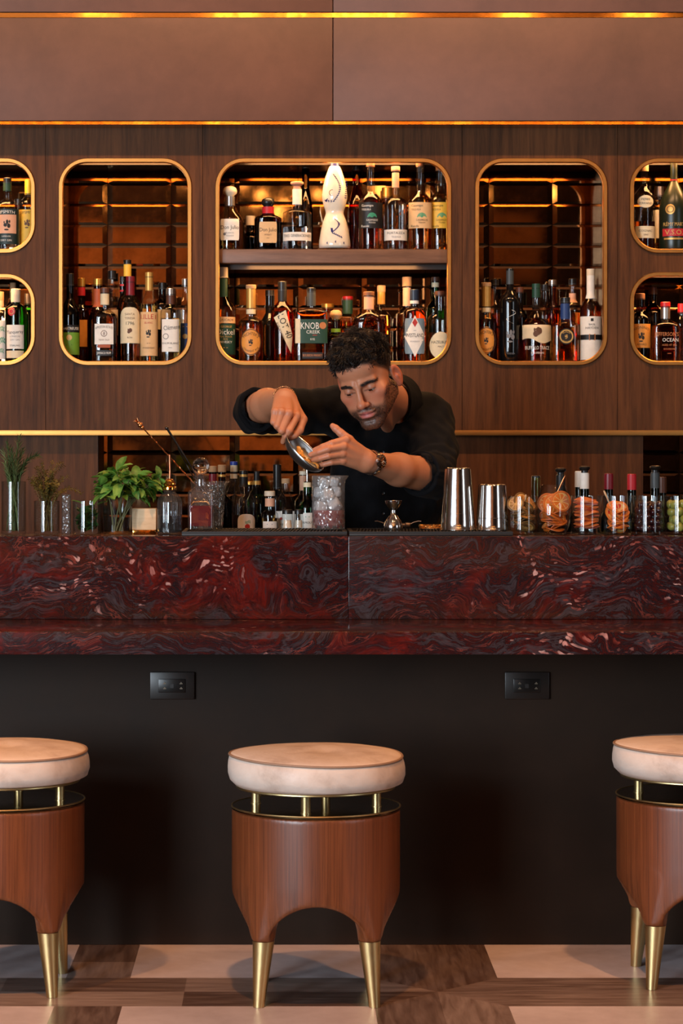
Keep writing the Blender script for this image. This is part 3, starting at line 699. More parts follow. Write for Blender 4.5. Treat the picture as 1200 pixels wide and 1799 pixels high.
def bottle(label, px, Y, zb, ytop, w, ysh, ynk, wn, cap=('black', 0.0, 1.0), glass='clear', liq='whisky', yfill=None, sq=2.0, dr=1.0, wrap=None, labels=(), name='liquor_bottle', group='bottles on the back bar', rz=0.0, prof=None, stop=None, taper=1.0):
    s = Y/F; z = lambda y: ZP(y, Y)-zb
    r, rn, H = w*s/2, wn*s/2, z(ytop); zs, zn = z(ysh), z(ynk)
    zcap = z(cap[1]) if cap else H
    root = empty(name, (XP(px, Y), Y, zb+.0007), label, 'bottle', group, rz)
    rb = r*taper
    def radius(q):                                         # body radius at height q: (rx, exponent)
        if q <= zs: return (rb+(r-rb)*max(0, q)/zs, sq)
        if q >= zn: return (rn, 2.0)
        t = (q-zs)/(zn-zs); k = math.cos(PI/2*t**1.15)**1.1*(1-.25*t*t)
        return (rn+(r-rn)*k, 2+(sq-2)*max(0, 1-t*1.2))
    if prof: outline = [(a*s, z(b)) for a, b in prof]
    else:
        hs = [0.0, .0012, .004]+[zs*q for q in (.25, .5, .75, .97)]+[zs+(zn-zs)*q for q in (.06, .15, .28, .42, .56, .7, .84, .94)]+[zn, (zn+zcap)/2, max(zcap, zn+.002)]
        outline = []
        for i, q in enumerate(hs):
            rr, e = radius(q)
            if i == 0: rr -= .004
            if i == 1: rr -= .0012
            outline.append((rr, q, e, dr+(1-dr)*min(1, max(0, (q-zs)/(zn-zs)))))
    nseg = 32 if sq > 2 else 24
    MB().lathe(outline, nseg, ex=sq if prof is None else 2).build('glass_body', GL[glass], root)
    if liq and yfill is not None:
        zf_ = z(yfill); t_ = .0016; lo = []
        for q in [.003]+[zf_*i/9 for i in range(1, 10)]:
            if prof:
                rr = np.interp(q, [b[1] for b in outline], [b[0] for b in outline]); e, d = 2, 1
            else: rr, e = radius(q); d = dr+(1-dr)*min(1, max(0, (q-zs)/(zn-zs)))
            lo.append((max(rr-t_, .002), q, e, d))
        MB().lathe(lo, nseg).build('liquid', LQ[liq], root)
    if cap:
        rc_ = rn*cap[2]; k = CAPS[cap[0]]; zc0 = zcap-.001
        if stop == 'ball': MB().lathe([(rn*.85, zc0), (rn*.85, zc0+.004), (rc_, zc0+(H-zc0)*.35), (rc_*1.02, zc0+(H-zc0)*.6), (rc_*.86, zc0+(H-zc0)*.86), (rc_*.45, H)], 20).build('stopper', k, root, sharp=60)
        elif stop == 'flare': MB().lathe([(rn*.9, zc0), (rn*.8, zc0+(H-zc0)*.45), (rc_, zc0+(H-zc0)*.72), (rc_, H-.002), (rc_*.9, H)], 20).build('stopper', k, root)
        else:
            MB().lathe([(rc_, zc0), (rc_, H-.0015), (rc_-.0015, H)], 20).build('cap', k, root)
            if cap[0] not in ('cork', 'cream') and (H-zc0) > .012: MB().lathe([(rc_+.0005, zc0+.0015), (rc_+.0005, zc0+.0035)], 20, cap0=False, cap1=False).build('cap_ring', CAPS['black' if cap[0] != 'black' else 'grey'], root)
    if wrap:                                               # capsule or paper round the neck: colour, y from, y to
        for col, ya, yb in ([wrap] if isinstance(wrap[0], str) else wrap):
            lo = []
            for i in range(7):
                q = z(yb)+(z(ya)-z(yb))*i/6
                rr = radius(q)[0] if not prof else np.interp(q, [b[1] for b in outline], [b[0] for b in outline])
                lo.append((rr+.0007, q))
            MB().lathe(lo, 20, cap0=False, cap1=False).build('neck_label', PAP.get(col) or CAPS[col], root)
    def front(x, q, off):
        if prof: rr = np.interp(q, [b[1] for b in outline], [b[0] for b in outline]); e, d = 2, 1
        else: rr, e = radius(q); d = dr+(1-dr)*min(1, max(0, (q-zs)/(zn-zs)))
        u = min(abs(x)/rr, .999); return -rr*d*(1-u**e)**(1/e)-off
    for L in labels:
        shape, ya, yb, lw, col, texts = L[:6]; dx = (L[6] if len(L) > 6 else 0)*s; off = .0006+(.0004*L[7] if len(L) > 7 else 0)
        za, zbot, hw = z(ya), z(yb), lw*s/2
        rr0 = r if not prof else max(a[0] for a in outline)
        if shape == 'band': hw = min(hw, rr0*.985)
        nv, nu = 12, 14; vs, fs = [], []
        for i in range(nv+1):
            t = i/nv; q = zbot+(za-zbot)*t; k = 1.0
            if shape == 'oval': a = PI*(t-.5); q = (za+zbot)/2+(za-zbot)/2*math.sin(a); k = max(.03, math.cos(a))
            elif shape == 'diamond': k = max(.02, 1-abs(2*t-1))
            elif shape == 'arch':
                q0 = zbot+(za-zbot)*.72
                if t > .5: a = PI/2*(t-.5)*2; q = q0+(za-q0)*math.sin(a); k = max(.03, math.cos(a))**.6
                else: q = zbot+(q0-zbot)*t*2
            elif shape == 'soft': k = 1 if .1 < t < .9 else (.93 if t in (0, 1) else .985)
            elif shape == 'wave': pass
            for j in range(nu+1):
                u = math.sin(PI/2*(2*j/nu-1)) if shape == 'band' else 2*j/nu-1
                x = dx+hw*k*u; qq = q+((zbot-za)*.16*math.sin(u*3.0+.4)*(1-t) if shape == 'wave' else 0)
                x = max(-rr0*.992, min(rr0*.992, x)); vs.append((x, front(x, qq, off), qq))
        for i in range(nv):
            for j in range(nu): fs.append((i*(nu+1)+j, i*(nu+1)+j+1, (i+1)*(nu+1)+j+1, (i+1)*(nu+1)+j))
        lb = MB().add(vs, fs).build('label', PAP[col], root, sharp=180)
        for T in texts:
            txt, yc, hpx, ink = T[:4]; bend = T[4]*s if len(T) > 4 and T[4] else 0; tdx = (T[5] if len(T) > 5 else 0)*s; rot = T[6] if len(T) > 6 else 0; wmax = T[7]*s if len(T) > 7 else hw*1.9
            if txt.startswith('#'):
                me = emblem(txt[1:], hpx*s, INK[ink])
            else:
                me = text_mesh(txt, hpx*s, INK[ink], .0)
                ww = max(v.co.x for v in me.vertices)-min(v.co.x for v in me.vertices); k = min(1.0, wmax/max(ww, 1e-6))
                if k < 1: map_mesh(me, lambda c: Vector((c.x*k, 0, c.z)))
            zc = z(yc); cr, sr = math.cos(rot), math.sin(rot)
            def f_(c):
                x, q = c.x, c.z
                if bend: a = x/bend; x, q = (bend+q)*math.sin(a), (bend+q)*math.cos(a)-bend
                x, q = x*cr-q*sr, x*sr+q*cr
                x += dx+tdx; q += zc; return Vector((x, front(x, q, off+.0005), q))
            link('lettering' if not txt.startswith('#') else 'emblem', map_mesh(me, f_), lb)
    return root
def emblem(kind, h, mat):
    """small printed marks in the xz plane: dome, ring, disc, bars, sprig, figure"""
    v, f = [], []
    def poly(P): b = len(v); v.extend([(x, 0, y) for x, y in P]); f.append(tuple(range(b, b+len(P))))
    def ringp(r0, r1, n=28, sx=1.0):
        for i in range(n):
            a, b = 2*PI*i/n, 2*PI*(i+1)/n
            poly([(sx*r0*math.cos(a), r0*math.sin(a)), (sx*r1*math.cos(a), r1*math.sin(a)), (sx*r1*math.cos(b), r1*math.sin(b)), (sx*r0*math.cos(b), r0*math.sin(b))])
    H = h/2
    if kind == 'dome':
        for i in range(9): a = PI*(i+.1)/9; b = PI*(i+.9)/9; poly([(0, -H*.3), (H*1.2*math.cos(a), -H*.3+H*1.2*math.sin(a)), (H*1.2*math.cos(b), -H*.3+H*1.2*math.sin(b))])
    elif kind == 'ring': ringp(H*.82, H)
    elif kind == 'disc': poly([(H*math.cos(2*PI*i/28), H*math.sin(2*PI*i/28)) for i in range(28)])
    elif kind == 'oval': ringp(H*.93, H, 36, .78)
    elif kind == 'ovalin': ringp(H*.94, H, 36, .72)
    elif kind == 'rule': poly([(-H*8, -H), (H*8, -H), (H*8, H), (-H*8, H)])
    elif kind == 'diamond': poly([(-H*.6, 0), (0, -H), (H*.6, 0), (0, H)])
    elif kind == 'square': poly([(-H, -H), (H, -H), (H, H), (-H, H)])
    elif kind == 'figure':                                 # a reared-up shape, like an engraved figure
        for x, y, a, b in ((0, .3, .28, .5), (-.25, -.1, .4, .4), (.2, -.2, .35, .5), (-.1, -.7, .5, .18), (.3, .35, .16, .35), (-.4, .25, .14, .3)):
            poly([(H*(x+a*.6*math.cos(2*PI*i/12)), H*(y+b*.6*math.sin(2*PI*i/12))) for i in range(12)])
    elif kind == 'beast':
        for x, y, a, b in ((0, 0, .55, .6), (-.3, -.35, .42, .5), (.25, .25, .4, .4), (.5, .1, .2, .45), (-.5, .3, .14, .3), (.1, .62, .2, .12)):
            poly([(H*(x+a*math.cos(2*PI*i/14)), H*(y+b*math.sin(2*PI*i/14))) for i in range(14)])
    elif kind == 'sprig':
        for i in range(-3, 4):
            for sd in (-1, 1):
                x, y = i*H*.3, .25*H*math.sin(i); poly([(x, y), (x+H*.12, y+sd*H*.5), (x+H*.3, y+sd*H*.55), (x+H*.2, y+sd*H*.1)])
    elif kind == 'pineapple':
        pass
    elif kind == 'swash':
        for i in range(16):
            a, b = i/16, (i+1)/16
            P = lambda t, e: (H*(1.2*math.sin(t*7)+(.16+e)*math.cos(t*9)), H*(1.6-3.2*t)+e*H*.2)
            poly([P(a, 0), P(a, .14), P(b, .14), P(b, 0)])
    m = MB().add(v, f).mesh('emblem', mat, 180)
    return m
fz = FLOORZ
Y1, Y2, Y3 = 8.532, 8.626, 8.724                          # front, second and third row of bottles on the niche floors

# --- upper left and lower left niches
N = fz['upper_left']
bottle('clear gin bottle with dark teal label and pink drawing, in the upper left niche', 13, Y1, N, 313, 42, 366, 350, 14, ('black', 322, 1.05), 'clear', 'water', 372, labels=[('band', 369, 431, 42, 'dkteal', [('SIPSMITH', 374, 5.5, 'white', 90), ('LONDON', 417, 2.6, 'white'), ('DRY GIN', 424, 3.6, 'white')]), ('rect', 379, 412, 34, 'pink', [('#figure', 396, 27, 'black', 0, 2)], 0, 1)], wrap=('green', 322, 336), group='bottles in the left edge niches')
bottle('bottle with bright yellow cap and yellow label, in the upper left niche', 50, Y1+.045, N, 316, 38, 362, 346, 12, ('yellow', 342, 1.1), 'clear', 'yellow', 368, labels=[('band', 370, 430, 38, 'yellow', [('SIPSMITH', 375, 5, 'brown', 90), ('#figure', 394, 22, 'brown'), ('GIN', 424, 4, 'brown')])], group='bottles in the left edge niches')
bottle('dark bottle at the back of the upper left niche', 33, Y3, N, 350, 36, 395, 378, 14, ('black', 360, 1.1), 'brown', 'cola', 400, group='bottles in the left edge niches')
N = fz['lower_left']
bottle('green gin bottle with white label, cream cap and red seal', 28, Y1, N, 508, 38, 545, 533, 15, ('cream', 531, 1.15), 'green', 'green', 540, labels=[('rect', 572, 614, 30, 'white', [('Tanqueray', 584, 6, 'black', 0, 0, .06), ('LONDON', 592, 3, 'grey'), ('DRY GIN', 598, 3, 'grey'), ('STERLING', 608, 3, 'black')]), ('rect', 617, 630, 30, 'cream', []), ('oval', 541, 556, 13, 'red', [('#ring', 548.5, 9, 'gold')], -6, 2)], group='bottles in the left edge niches')
bottle('bottle with white and teal scrolled label and cork, at the left edge', 0, Y1+.052, N, 513, 34, 556, 540, 13, ('cork', 528, 1.1), 'clear', 'water', 560, labels=[('band', 564, 632, 34, 'white', [('#sprig', 580, 16, 'green'), ('#sprig', 600, 18, 'green'), ('#sprig', 618, 14, 'green')])], wrap=('pink', 528, 540), group='bottles in the left edge niches')
bottle('slim dark bottle with cork, behind the green gin bottle', 23, Y3, N, 497, 30, 548, 528, 10, ('cork', 512, 1.1), 'brown', 'cola', 552, group='bottles in the left edge niches')
bottle('dark green bottle cut by the brass frame, right of the green gin bottle', 50, Y2, N, 516, 34, 556, 540, 12, ('silver', 535, 1.1), 'green', 'green', 560, group='bottles in the left edge niches')

# --- tall left niche
N = fz['tall_left']; G = 'bottles in the tall left niche'
bottle('dark green liqueur bottle with black and lime label at the left of its niche', 123, Y1, N, 481, 34, 556, 524, 13, ('black', 502, 1.05), 'dkgreen', 'green', 548, labels=[('band', 572, 584, 34, 'black', [('CHARTREUSE', 578, 5, 'white')]), ('band', 585, 624, 34, 'lime', [('#disc', 594, 10, 'gold'), ('#rule', 607, 1.2, 'black')])], group=G)
bottle('bottle with gold cap, red neck and dark amber body', 143, Y2, N, 489, 28, 550, 535, 13, ('gold', 505, 1.05), 'amber', 'dark', 550, wrap=('red', 505, 520), labels=[('rect', 563, 610, 22, 'orange', [])], group=G)
bottle('square shouldered rum bottle with white rectangular label and orange band', 184, Y1, N, 506, 45, 560, 543, 15, ('brown', 516, 1.1), 'clear', 'dark', 552, sq=3.4, dr=.8, wrap=('cream', 516, 536), labels=[('rect', 570, 606, 33, 'white', [('APPLETON ESTATE', 575, 4.2, 'black', 46), ('#ring', 587, 11, 'brown'), ('8', 587, 6, 'brown'), ('YEAR OLD', 598, 3, 'brown')]), ('rect', 606.5, 612, 22, 'bandbrown', []), ('rect', 616, 626, 26, 'black', [('JAMAICA RUM', 621, 4, 'cream' if 0 else 'white')])], group=G)
bottle('tall dark bottle with gold cap behind the square rum bottle', 172, Y2, N, 490, 30, 560, 535, 15, ('gold', 502, 1.05), 'brown', 'cola', 560, wrap=('bandbrown', 508, 540), group=G)
bottle('tall clear bottle with black stopper behind the white labelled rum bottle', 197, Y3, N, 476, 26, 545, 520, 12, ('black', 490, 1.2), 'clear', 'whisky', 550, labels=[('rect', 545, 590, 26, 'tan', [])], group=G)
bottle('rum bottle with maroon neck and cream label', 229, Y1, N, 486, 35, 543, 518, 14.5, ('maroon', 497, 1.1), 'clear', 'dark', 532, wrap=('maroon', 486, 519), labels=[('arch', 541, 604, 34, 'cream', [('SANTA', 553, 4, 'brown'), ('TERESA', 560, 4, 'brown'), ('1796', 569, 6, 'black'), ('#beast', 582, 12, 'brown'), ('RON', 594, 3, 'brown')])], group=G)
bottle('tall bottle with yellow neck label behind the maroon necked rum bottle', 224, Y2, N, 457, 34, 535, 510, 13, ('black', 465, 1.05), 'brown', 'cola', 540, wrap=[('yellow', 465, 486)], labels=[], group=G)
bottle('black bottle with red neck bands behind the maroon necked rum bottle', 216, Y3, N, 486, 22, 545, 524, 11, ('black', 495, 1.05), 'black', None, None, wrap=[('red', 500, 503), ('red', 510, 513)], group=G)
bottle('bottle with gold foil neck and tall cream wine label', 262, Y1, N, 479, 31, 540, 515, 13, ('gold', 488, 1.05), 'clear', 'gold', 535, wrap=('gold', 479, 511), labels=[('band', 549, 626, 33, 'tan', [('LILLET', 557, 9, 'red'), ('BLANC', 568, 3.4, 'red'), ('#figure', 586, 20, 'black'), ('#rule', 604, .8, 'brown'), ('PODENSAC', 612, 3, 'brown')])], group=G)
bottle('bottle with cream back label at the back of the tall left niche', 286, Y3, N, 497, 36, 540, 525, 14, ('black', 508, 1.05), 'brown', 'cola', 545, labels=[('rect', 506, 545, 0.1, 'cream', [])] if 0 else [('rect', 545, 580, 28, 'cream', [])], group=G)
bottle('clear rum bottle with white oval scripted label and brown neck', 300, Y1, N, 507, 36, 550, 535, 15, ('silver', 519, 1.1), 'clear', 'gold', 560, sq=2.6, wrap=('brown', 519, 535), labels=[('rect', 562, 619, 30, 'white', [('Clément', 576, 8, 'black', 0, 2, .1), ('#ring', 592, 10, 'black', 0, -8), ('RHUM BLANC', 604, 3.4, 'black'), ('#rule', 612, .8, 'grey')])], group=G)
bottle('tall bottle with deep blue label cut by the brass frame', 326, Y1+.062, N, 490, 34, 545, 520, 11, ('silver', 503, 1.1), 'clear', 'water', 545, labels=[('band', 569, 624, 34, 'blue', [('#rule', 575, 1.0, 'gold'), ('#disc', 592, 9, 'gold'), ('#rule', 617, 1.0, 'gold')])], group=G)

# --- middle niche, shelf
N = fz['shelf']; G = 'bottles on the middle niche shelf'; Y1 = 8.535
bottle('round shouldered clear tequila bottle with white label and rounded wooden stopper', 404, Y1, N, 328, 52, 398, 366, 17, ('cream', 346, 1.45), 'clear', 'gold', 388, dr=.8, stop='ball', wrap=('silver', 346, 362), labels=[('soft', 386.5, 424, 33, 'white', [('Don Julio', 401, 7, 'black'), ('BLANCO', 411, 2.6, 'grey'), ('TEQUILA', 416, 2.6, 'grey'), ('#disc', 413, 5, 'grey', 0, -9)])], group=G)
bottle('squat dark brown tequila bottle with tan label and red neck', 471, Y1, N, 348, 48, 386, 377, 20, ('black', 364, 1.15), 'brown', 'cola', 392, sq=3.0, dr=.8, stop='ball', wrap=('red', 364, 376), labels=[('soft', 391.5, 428.5, 31, 'tan', [('Don Julio', 405, 7, 'black'), ('AÑEJO', 414, 3, 'brown'), ('#rule', 420, .6, 'brown')])], group=G)
bottle('bell shaped clear tequila bottle with narrow white band label', 522, Y1, N, 320, 50, 376, 366, 16, ('pink', 333, 1.45), 'clear', 'water', 400, stop='flare', taper=1.07, wrap=('white', 333, 360), labels=[('band', 410, 425, 52, 'white', [('TRES GENERACIONES', 416, 5, 'black')])], group=G)
bottle('tall clear bottle behind the bell shaped tequila bottle', 537, Y3, N, 294, 26, 380, 330, 13, ('black', 296, 1.1), 'brown', 'cola', 380, group=G)
bottle('tall amber bottle behind the shelf, beside the white ceramic bottle', 627, Y3, N, 292, 30, 375, 325, 13, ('black', 300, 1.1), 'amber', 'dark', 370, group=G)
CER = flat((236, 226, 208), .12, Coat_Weight=.6)
r = empty('ceramic_decanter', (XP(588, Y1), Y1, N+.0007), 'white hand painted ceramic tequila decanter with blue leaf garlands', 'bottle', G)
s = Y1/F; zz = lambda y: ZP(y, Y1)-N
prof = [(27, 436.5), (28, 434), (27.5, 425), (24.5, 405), (21, 390), (17, 380), (15.6, 376), (16.4, 371), (19.5, 362), (22, 350), (22.2, 342), (20.5, 328), (16.5, 312), (11, 297), (9, 293)]
OUT = [(a*s, zz(b)) for a, b in prof]
fine = [(np.interp(q, [b for a, b in OUT], [a for a, b in OUT]), q) for q in np.linspace(OUT[0][1], OUT[-1][1], 36)]
MB().lathe(fine, 40).build('ceramic_body', CER, r, sharp=180)
COB = flat((26, 34, 104), .25)
MB().lathe([(8.4*s, zz(294)), (7.4*s, zz(289)), (7.0*s, zz(282))], 20).build('stopper', COB, r)
def leafdots(path, name, n, lsz):
    mb = MB()
    for i in range(n):
        t = (i+.5)/n; a = path(t); b = path(min(1, t+.02)); ang = math.atan2(b[1]-a[1], b[0]-a[0])
        for sd in (-1, 1):
            P = []
            for k in range(8):
                u = 2*PI*k/8; x, y = lsz*(.9+.9*math.cos(u)), lsz*.55*math.sin(u); c, q = math.cos(ang+sd*.7), math.sin(ang+sd*.7)
                X, Z = (a[0]+x*c-y*q)*s, zz(a[1])-(-1)*(x*q+y*c)*-s*-1 if 0 else zz(a[1])+(x*q+y*c)*s
                rr = np.interp(Z, [b_ for a_, b_ in fine], [a_ for a_, b_ in fine]); P.append((X, -math.sqrt(max(1e-8, rr*rr-X*X))-.0006, Z))
            mb.add(P, [tuple(range(8))])
    mb.build(name, COB, r, sharp=180)
leafdots(lambda t: (-4+14*math.sin(t*2.9)+ -2*t, 308+50*t), 'painted_garland', 15, 1.55)
leafdots(lambda t: (-3-13*math.sin(t*2.2), 356-4*t), 'painted_garland', 6, 1.55)
leafdots(lambda t: (19.5+1.0*math.sin(t*4), 318+34*t), 'painted_garland', 9, 1.55)
leafdots(lambda t: (-3+10*math.sin(t*PI), 386+24*t), 'painted_garland', 11, 1.55)
leafdots(lambda t: (-14+8*abs(2*t-1)+18*t, 404+16*t), 'painted_garland', 11, 1.55)
leafdots(lambda t: (-22+44*t, 428+1*math.sin(9*t)), 'painted_garland', 3, 1.5)
me = emblem('ring', 11*s, INK['brown'])
link('emblem', map_mesh(me, lambda c: Vector((c.x-5*s, -np.interp(c.z+zz(341), [b_ for a_, b_ in fine], [a_ for a_, b_ in fine])*.97-.0006, c.z+zz(341)))), r)
CASA = [('HOUSE OF FRIENDS', 0, 0, 'black')]
def casa(label, px, Y, col, ink, liqc, wcap, yt=286):
    bottle(label, px, Y, N, yt, 43, 358, 337, 14.5, (wcap, yt+7, 1.05), 'clear', liqc, 342, labels=[('band' if px < 770 else 'rect', 357.5, 403, 41, col, [('Casamigos', 363, 4.2, ink, 0, -6, 0, 20), ('TEQUILA', 370, 3.4, ink, 0, -8, 0, 16), ('#dome', 382, 14, 'green', 0, 2), ('CASAMIGOS', 388.5, 3.6, ink, 0, 2, 0, 20), ('TEQUILA', 393, 2.6, ink, 0, 2, 0, 12), ('Rande', 399, 4, ink, 0, -10, 0, 14)])], wrap=('silver' if col != 'black' else 'cream', 320, 330) if 0 else None, group=G)
casa('dark amber tequila bottle with black handwritten label and green dome mark', 651, Y1, 'black', 'white', 'dark', 'wood')
casa('tequila bottle with tan handwritten label and green dome mark, right on the shelf', 738, Y1, 'tan', 'black', 'whisky', 'wood')
casa('tequila bottle with yellow label cut by the brass frame, at the shelf end', 773, Y1+.036, 'yellow', 'black', 'gold', 'wood', 293)
bottle('clear tequila bottle with small white label near its base and pink neck paper', 695, Y1, N, 293, 41, 360, 343, 12, ('pink', 301, 1.3), 'clear', 'water', 350, wrap=('pink', 304, 330), labels=[('band', 405, 424, 40, 'white', [('FORTALEZA', 411, 4.2, 'black'), ('TEQUILA', 418, 3, 'grey')])], group=G)
bottle('small glass bottle with gold top at the back of the shelf', 680, Y3, N, 330, 34, 380, 365, 16, ('gold', 348, 1.2), 'clear', 'whisky', 380, group=G)
bottle('pale bottle low behind the left end of the shelf', 440, Y3, N, 380, 30, 420, 408, 14, ('cream', 396, 1.2), 'brown', 'cola', 420, group=G)

# --- middle niche, floor
N = fz['middle']; G = 'bottles on the middle niche floor'
bottle('tall whisky bottle with green label and cream cap beside the brass frame', 392, Y1, N, 470, 44, 550, 522, 15, ('cream', 488, 1.15), 'clear', 'whisky', 540, wrap=('green', 490, 522), labels=[('band', 558, 569, 44, 'tan', [('CASCADE', 563, 4.2, 'bandbrown' if 0 else 'brown', 0, 6, 0, 26)]), ('band', 570, 624, 44, 'green', [('GEORGE', 575, 3.6, 'gold', 0, 6), ('Dickel', 584, 10, 'white', 0, 5, 0, 30), ('Rye Stock', 592, 4, 'gold', 0, 5), ('RYE', 597, 3.4, 'gold', 0, 5), ('WHISKY', 602, 4.4, 'white', 0, 5, 0, 26), ('#rule', 612, 1.0, 'gold', 0, 5)])], group=G)
def michter(label, px, w, y0, y1, Y, ro, ytop, dx):
    bottle(label, px, Y, N, ytop, w, y0-10, y0-22, 16, ('cork', y0-32 if 0 else ytop+6, 1.15), 'clear', 'dark', y0-14, wrap=[('gold', ytop+6, y0-36), ('cream', y0-34, y0-26)], labels=[('oval', y0, y1, w*.74, 'orange', [('#oval', (y0+y1)/2, (y1-y0)*.96, 'brown'), ("MICHTER'S", (y0+y1)/2-15, 5.2, 'black', 17), ('STRAIGHT RYE', (y0+y1)/2+16, 3.6, 'black', -17), ('#figure', (y0+y1)/2, 17, 'black')], dx)], group=G)
michter('whiskey bottle with orange oval label, second from the left on the middle niche floor', 441, 44, 578, 626, Y1, 0, 501, 0)
bottle('dark bottle half hidden behind the diagonal labelled rye bottle', 474, Y2, N, 510, 34, 575, 550, 15, ('black', 520, 1.05), 'black', None, None, group=G)
r = bottle('red amber rye bottle with cream label wrapped diagonally', 496, Y1, N, 495, 41, 552, 530, 15, ('black', 511, 1.05), 'amber', 'red', 548, wrap=('black', 511, 530), group=G)
# the diagonal label: a strip wound round the bottle
def diag(r, Y, w):
    s = Y/F; rr = w*s/2+.0008; v, f, n = [], [], 16
    A0, A1, B0, B1 = (-15, 559), (6, 546), (15.5, 622), (18, 590)       # pixel offsets of the strip's two edges
    for i in range(n+1):
        t = i/n
        for k in range(5):
            u = k/4; ax = A0[0]+(A1[0]-A0[0])*u; ay = A0[1]+(A1[1]-A0[1])*u; bx = B0[0]+(B1[0]-B0[0])*u; by = B0[1]+(B1[1]-B0[1])*u
            x, y = (ax+(bx-ax)*t)*s, ZP(ay+(by-ay)*t, Y)-N; x = max(-rr*.97, min(rr*.97, x)); v.append((x, -math.sqrt(rr*rr-x*x), y))
    for i in range(n):
        for k in range(4): f.append((i*5+k, (i+1)*5+k, (i+1)*5+k+1, i*5+k+1))
    lb = MB().add(v, f).build('label', PAP['cream'], r, sharp=180)
    a = math.atan2(-(60), 26)
    for txt, hpx, cx, cy_, ink, wm in (('LOT 40', 12, 5.5, 574, 'black', 44), ('RYE WHISKY', 4.2, -3, 583, 'brown', 44)):
        me = text_mesh(txt, hpx*s, INK[ink]); ww = max(q.co.x for q in me.vertices)*2; k = min(1, wm*s/ww)
        def f_(c):
            x, q = c.x*k, c.z; X, Z = x*math.cos(a)-q*math.sin(a), x*math.sin(a)+q*math.cos(a); X += cx*s; Z += ZP(cy_, Y)-N; X = max(-rr*.96, min(rr*.96, X)); return Vector((X, -math.sqrt(rr*rr-X*X)-.0008, Z))
        link('lettering', map_mesh(me, f_), lb)
diag(r, Y1, 41)
bottle('broad flat bourbon bottle with green label and big white lettering', 547, Y1, N, 506, 60, 551, 541, 15, ('black', 514, 1.05), 'clear', 'dark', 549, sq=5, dr=.55, wrap=('grey', 514, 538), labels=[('rect', 562, 604, 50, 'green', [('KNOB', 573, 12, 'white', 0, -6, 0, 32), ('CREEK', 584, 6, 'white', 0, 0, 0, 32), ('#rule', 590, 1.0, 'red', 0, 3), ('RYE', 597, 3.6, 'white', 0, -1), ('#disc', 573, 12, 'copper', 0, 17)], 3), ('rect', 561, 604, 9, 'cream', [], -24, 1), ('rect', 620, 631, 36, 'black', [('BOURBON WHISKEY', 625, 4.4, 'copper')], 2)], group=G)
bottle('squat clear tequila bottle with round stopper and green ribbon behind his hair', 590, Y1+.064, N, 545, 54, 600, 586, 16, ('cork', 561, 1.3), 'ygreen', 'water', 600, sq=2.6, stop='ball', wrap=[('lime', 578, 584)], group=G)
bottle('short bottle with red and green capped neck behind the tequila bottle', 611, 8.71, N, 521, 34, 560, 552, 17, ('red', 527, 1.1), 'clear', 'whisky', 565, wrap=('green', 527, 552), group=G)
bottle('broad dark bourbon bottle with wooden stopper behind his head', 648, Y1, N, 513, 58, 566, 545, 17, ('wood', 521, 1.15), 'clear', 'dark', 552, sq=2.6, dr=.6, wrap=('pink', 521, 544), group=G)
bottle('slim bottle with cork and gold neck paper behind the broad bourbon bottle', 670, Y2, N, 502, 34, 560, 545, 13, ('cork', 513, 1.15), 'clear', 'whisky', 555, wrap=('gold', 513, 535), labels=[('rect', 588, 620, 26, 'black', [])], group=G)
bottle('amber bottle with pink neck and cork behind the diamond labelled bottle', 715, Y2, N, 487, 38, 555, 540, 14, ('cork', 503, 1.2), 'clear', 'whisky', 552, wrap=('pink', 506, 538), group=G)
bottle('whiskey bottle with white diamond label on a slate blue patch', 728, Y1, N, 509, 40, 550, 538, 15, ('navy', 528, 1.1), 'clear', 'dark', 545, sq=2.5, wrap=('white', 528, 534), labels=[('soft', 560.5, 622.5, 35, 'slate', []), ('diamond', 556, 628, 37, 'white', [('WESTLAND', 590, 7, 'black', 0, 0, 0, 32), ('#diamond', 568, 16, 'red'), ('WHISKEY', 601, 3, 'grey'), ('#rule', 582, .6, 'grey')], 0, 1)], group=G)
bottle('amber bottle with large round cream label in the niche corner', 773, Y1, N, 512, 42, 562, 546, 17, ('brown', 520, 1.1), 'clear', 'whisky', 585, wrap=None, labels=[('oval', 584, 632, 38, 'cream', [('HAZELBURN', 602, 5, 'black', 0, 0, 0, 32), ('MALT', 610, 3, 'black')], 0)], group=G)
bottle('green necked bottle behind the round labelled bottle', 765, Y3, N, 487, 32, 545, 528, 13, ('brown', 495, 1.1), 'green', 'green', 545, wrap=('cream', 497, 505), group=G)
bottle('short amber bottle behind the broad flat bourbon bottle', 576, Y3, N, 534, 40, 570, 558, 20, ('gold', 542, 1.1), 'amber', 'whisky', 575, group=G)

# --- tall right niche
N = fz['tall_right']; G = 'bottles in the tall right niche'
michter('whiskey bottle with orange oval label at the left of the tall right niche', 854, 38, 575, 623, Y1, 0, 497, -1)
bottle('black bottle with silver etched swirl', 896, Y1, N, 472, 37, 532, 510, 12.5, ('black', 476, 1.05), 'black', None, None, wrap=('grey', 476, 500), labels=[('rect', 544, 628, 0.1, 'black', [('#swash', 558, 15, 'white'), ('#figure', 590, 32, 'grey'), ('VODKA', 622, 3, 'grey', 0, 0, 0, 20)])], group=G)
bottle('wide bourbon bottle with green capsule and cream engraved label', 942, Y1, N, 499, 53, 580, 548, 14, ('green', 508, 1.05), 'clear', 'dark', 560, wrap=('green', 499, 523), labels=[('wave', 572, 600, 50, 'cream', [('#beast', 584, 22, 'brown')]), ('rect', 606, 622, 0.1, 'black', [('BUFFALO TRACE', 612, 6.5, 'white', 0, 0, 0, 42), ('BOURBON', 621, 3.4, 'white', 0, 0, 0, 24)])], group=G)
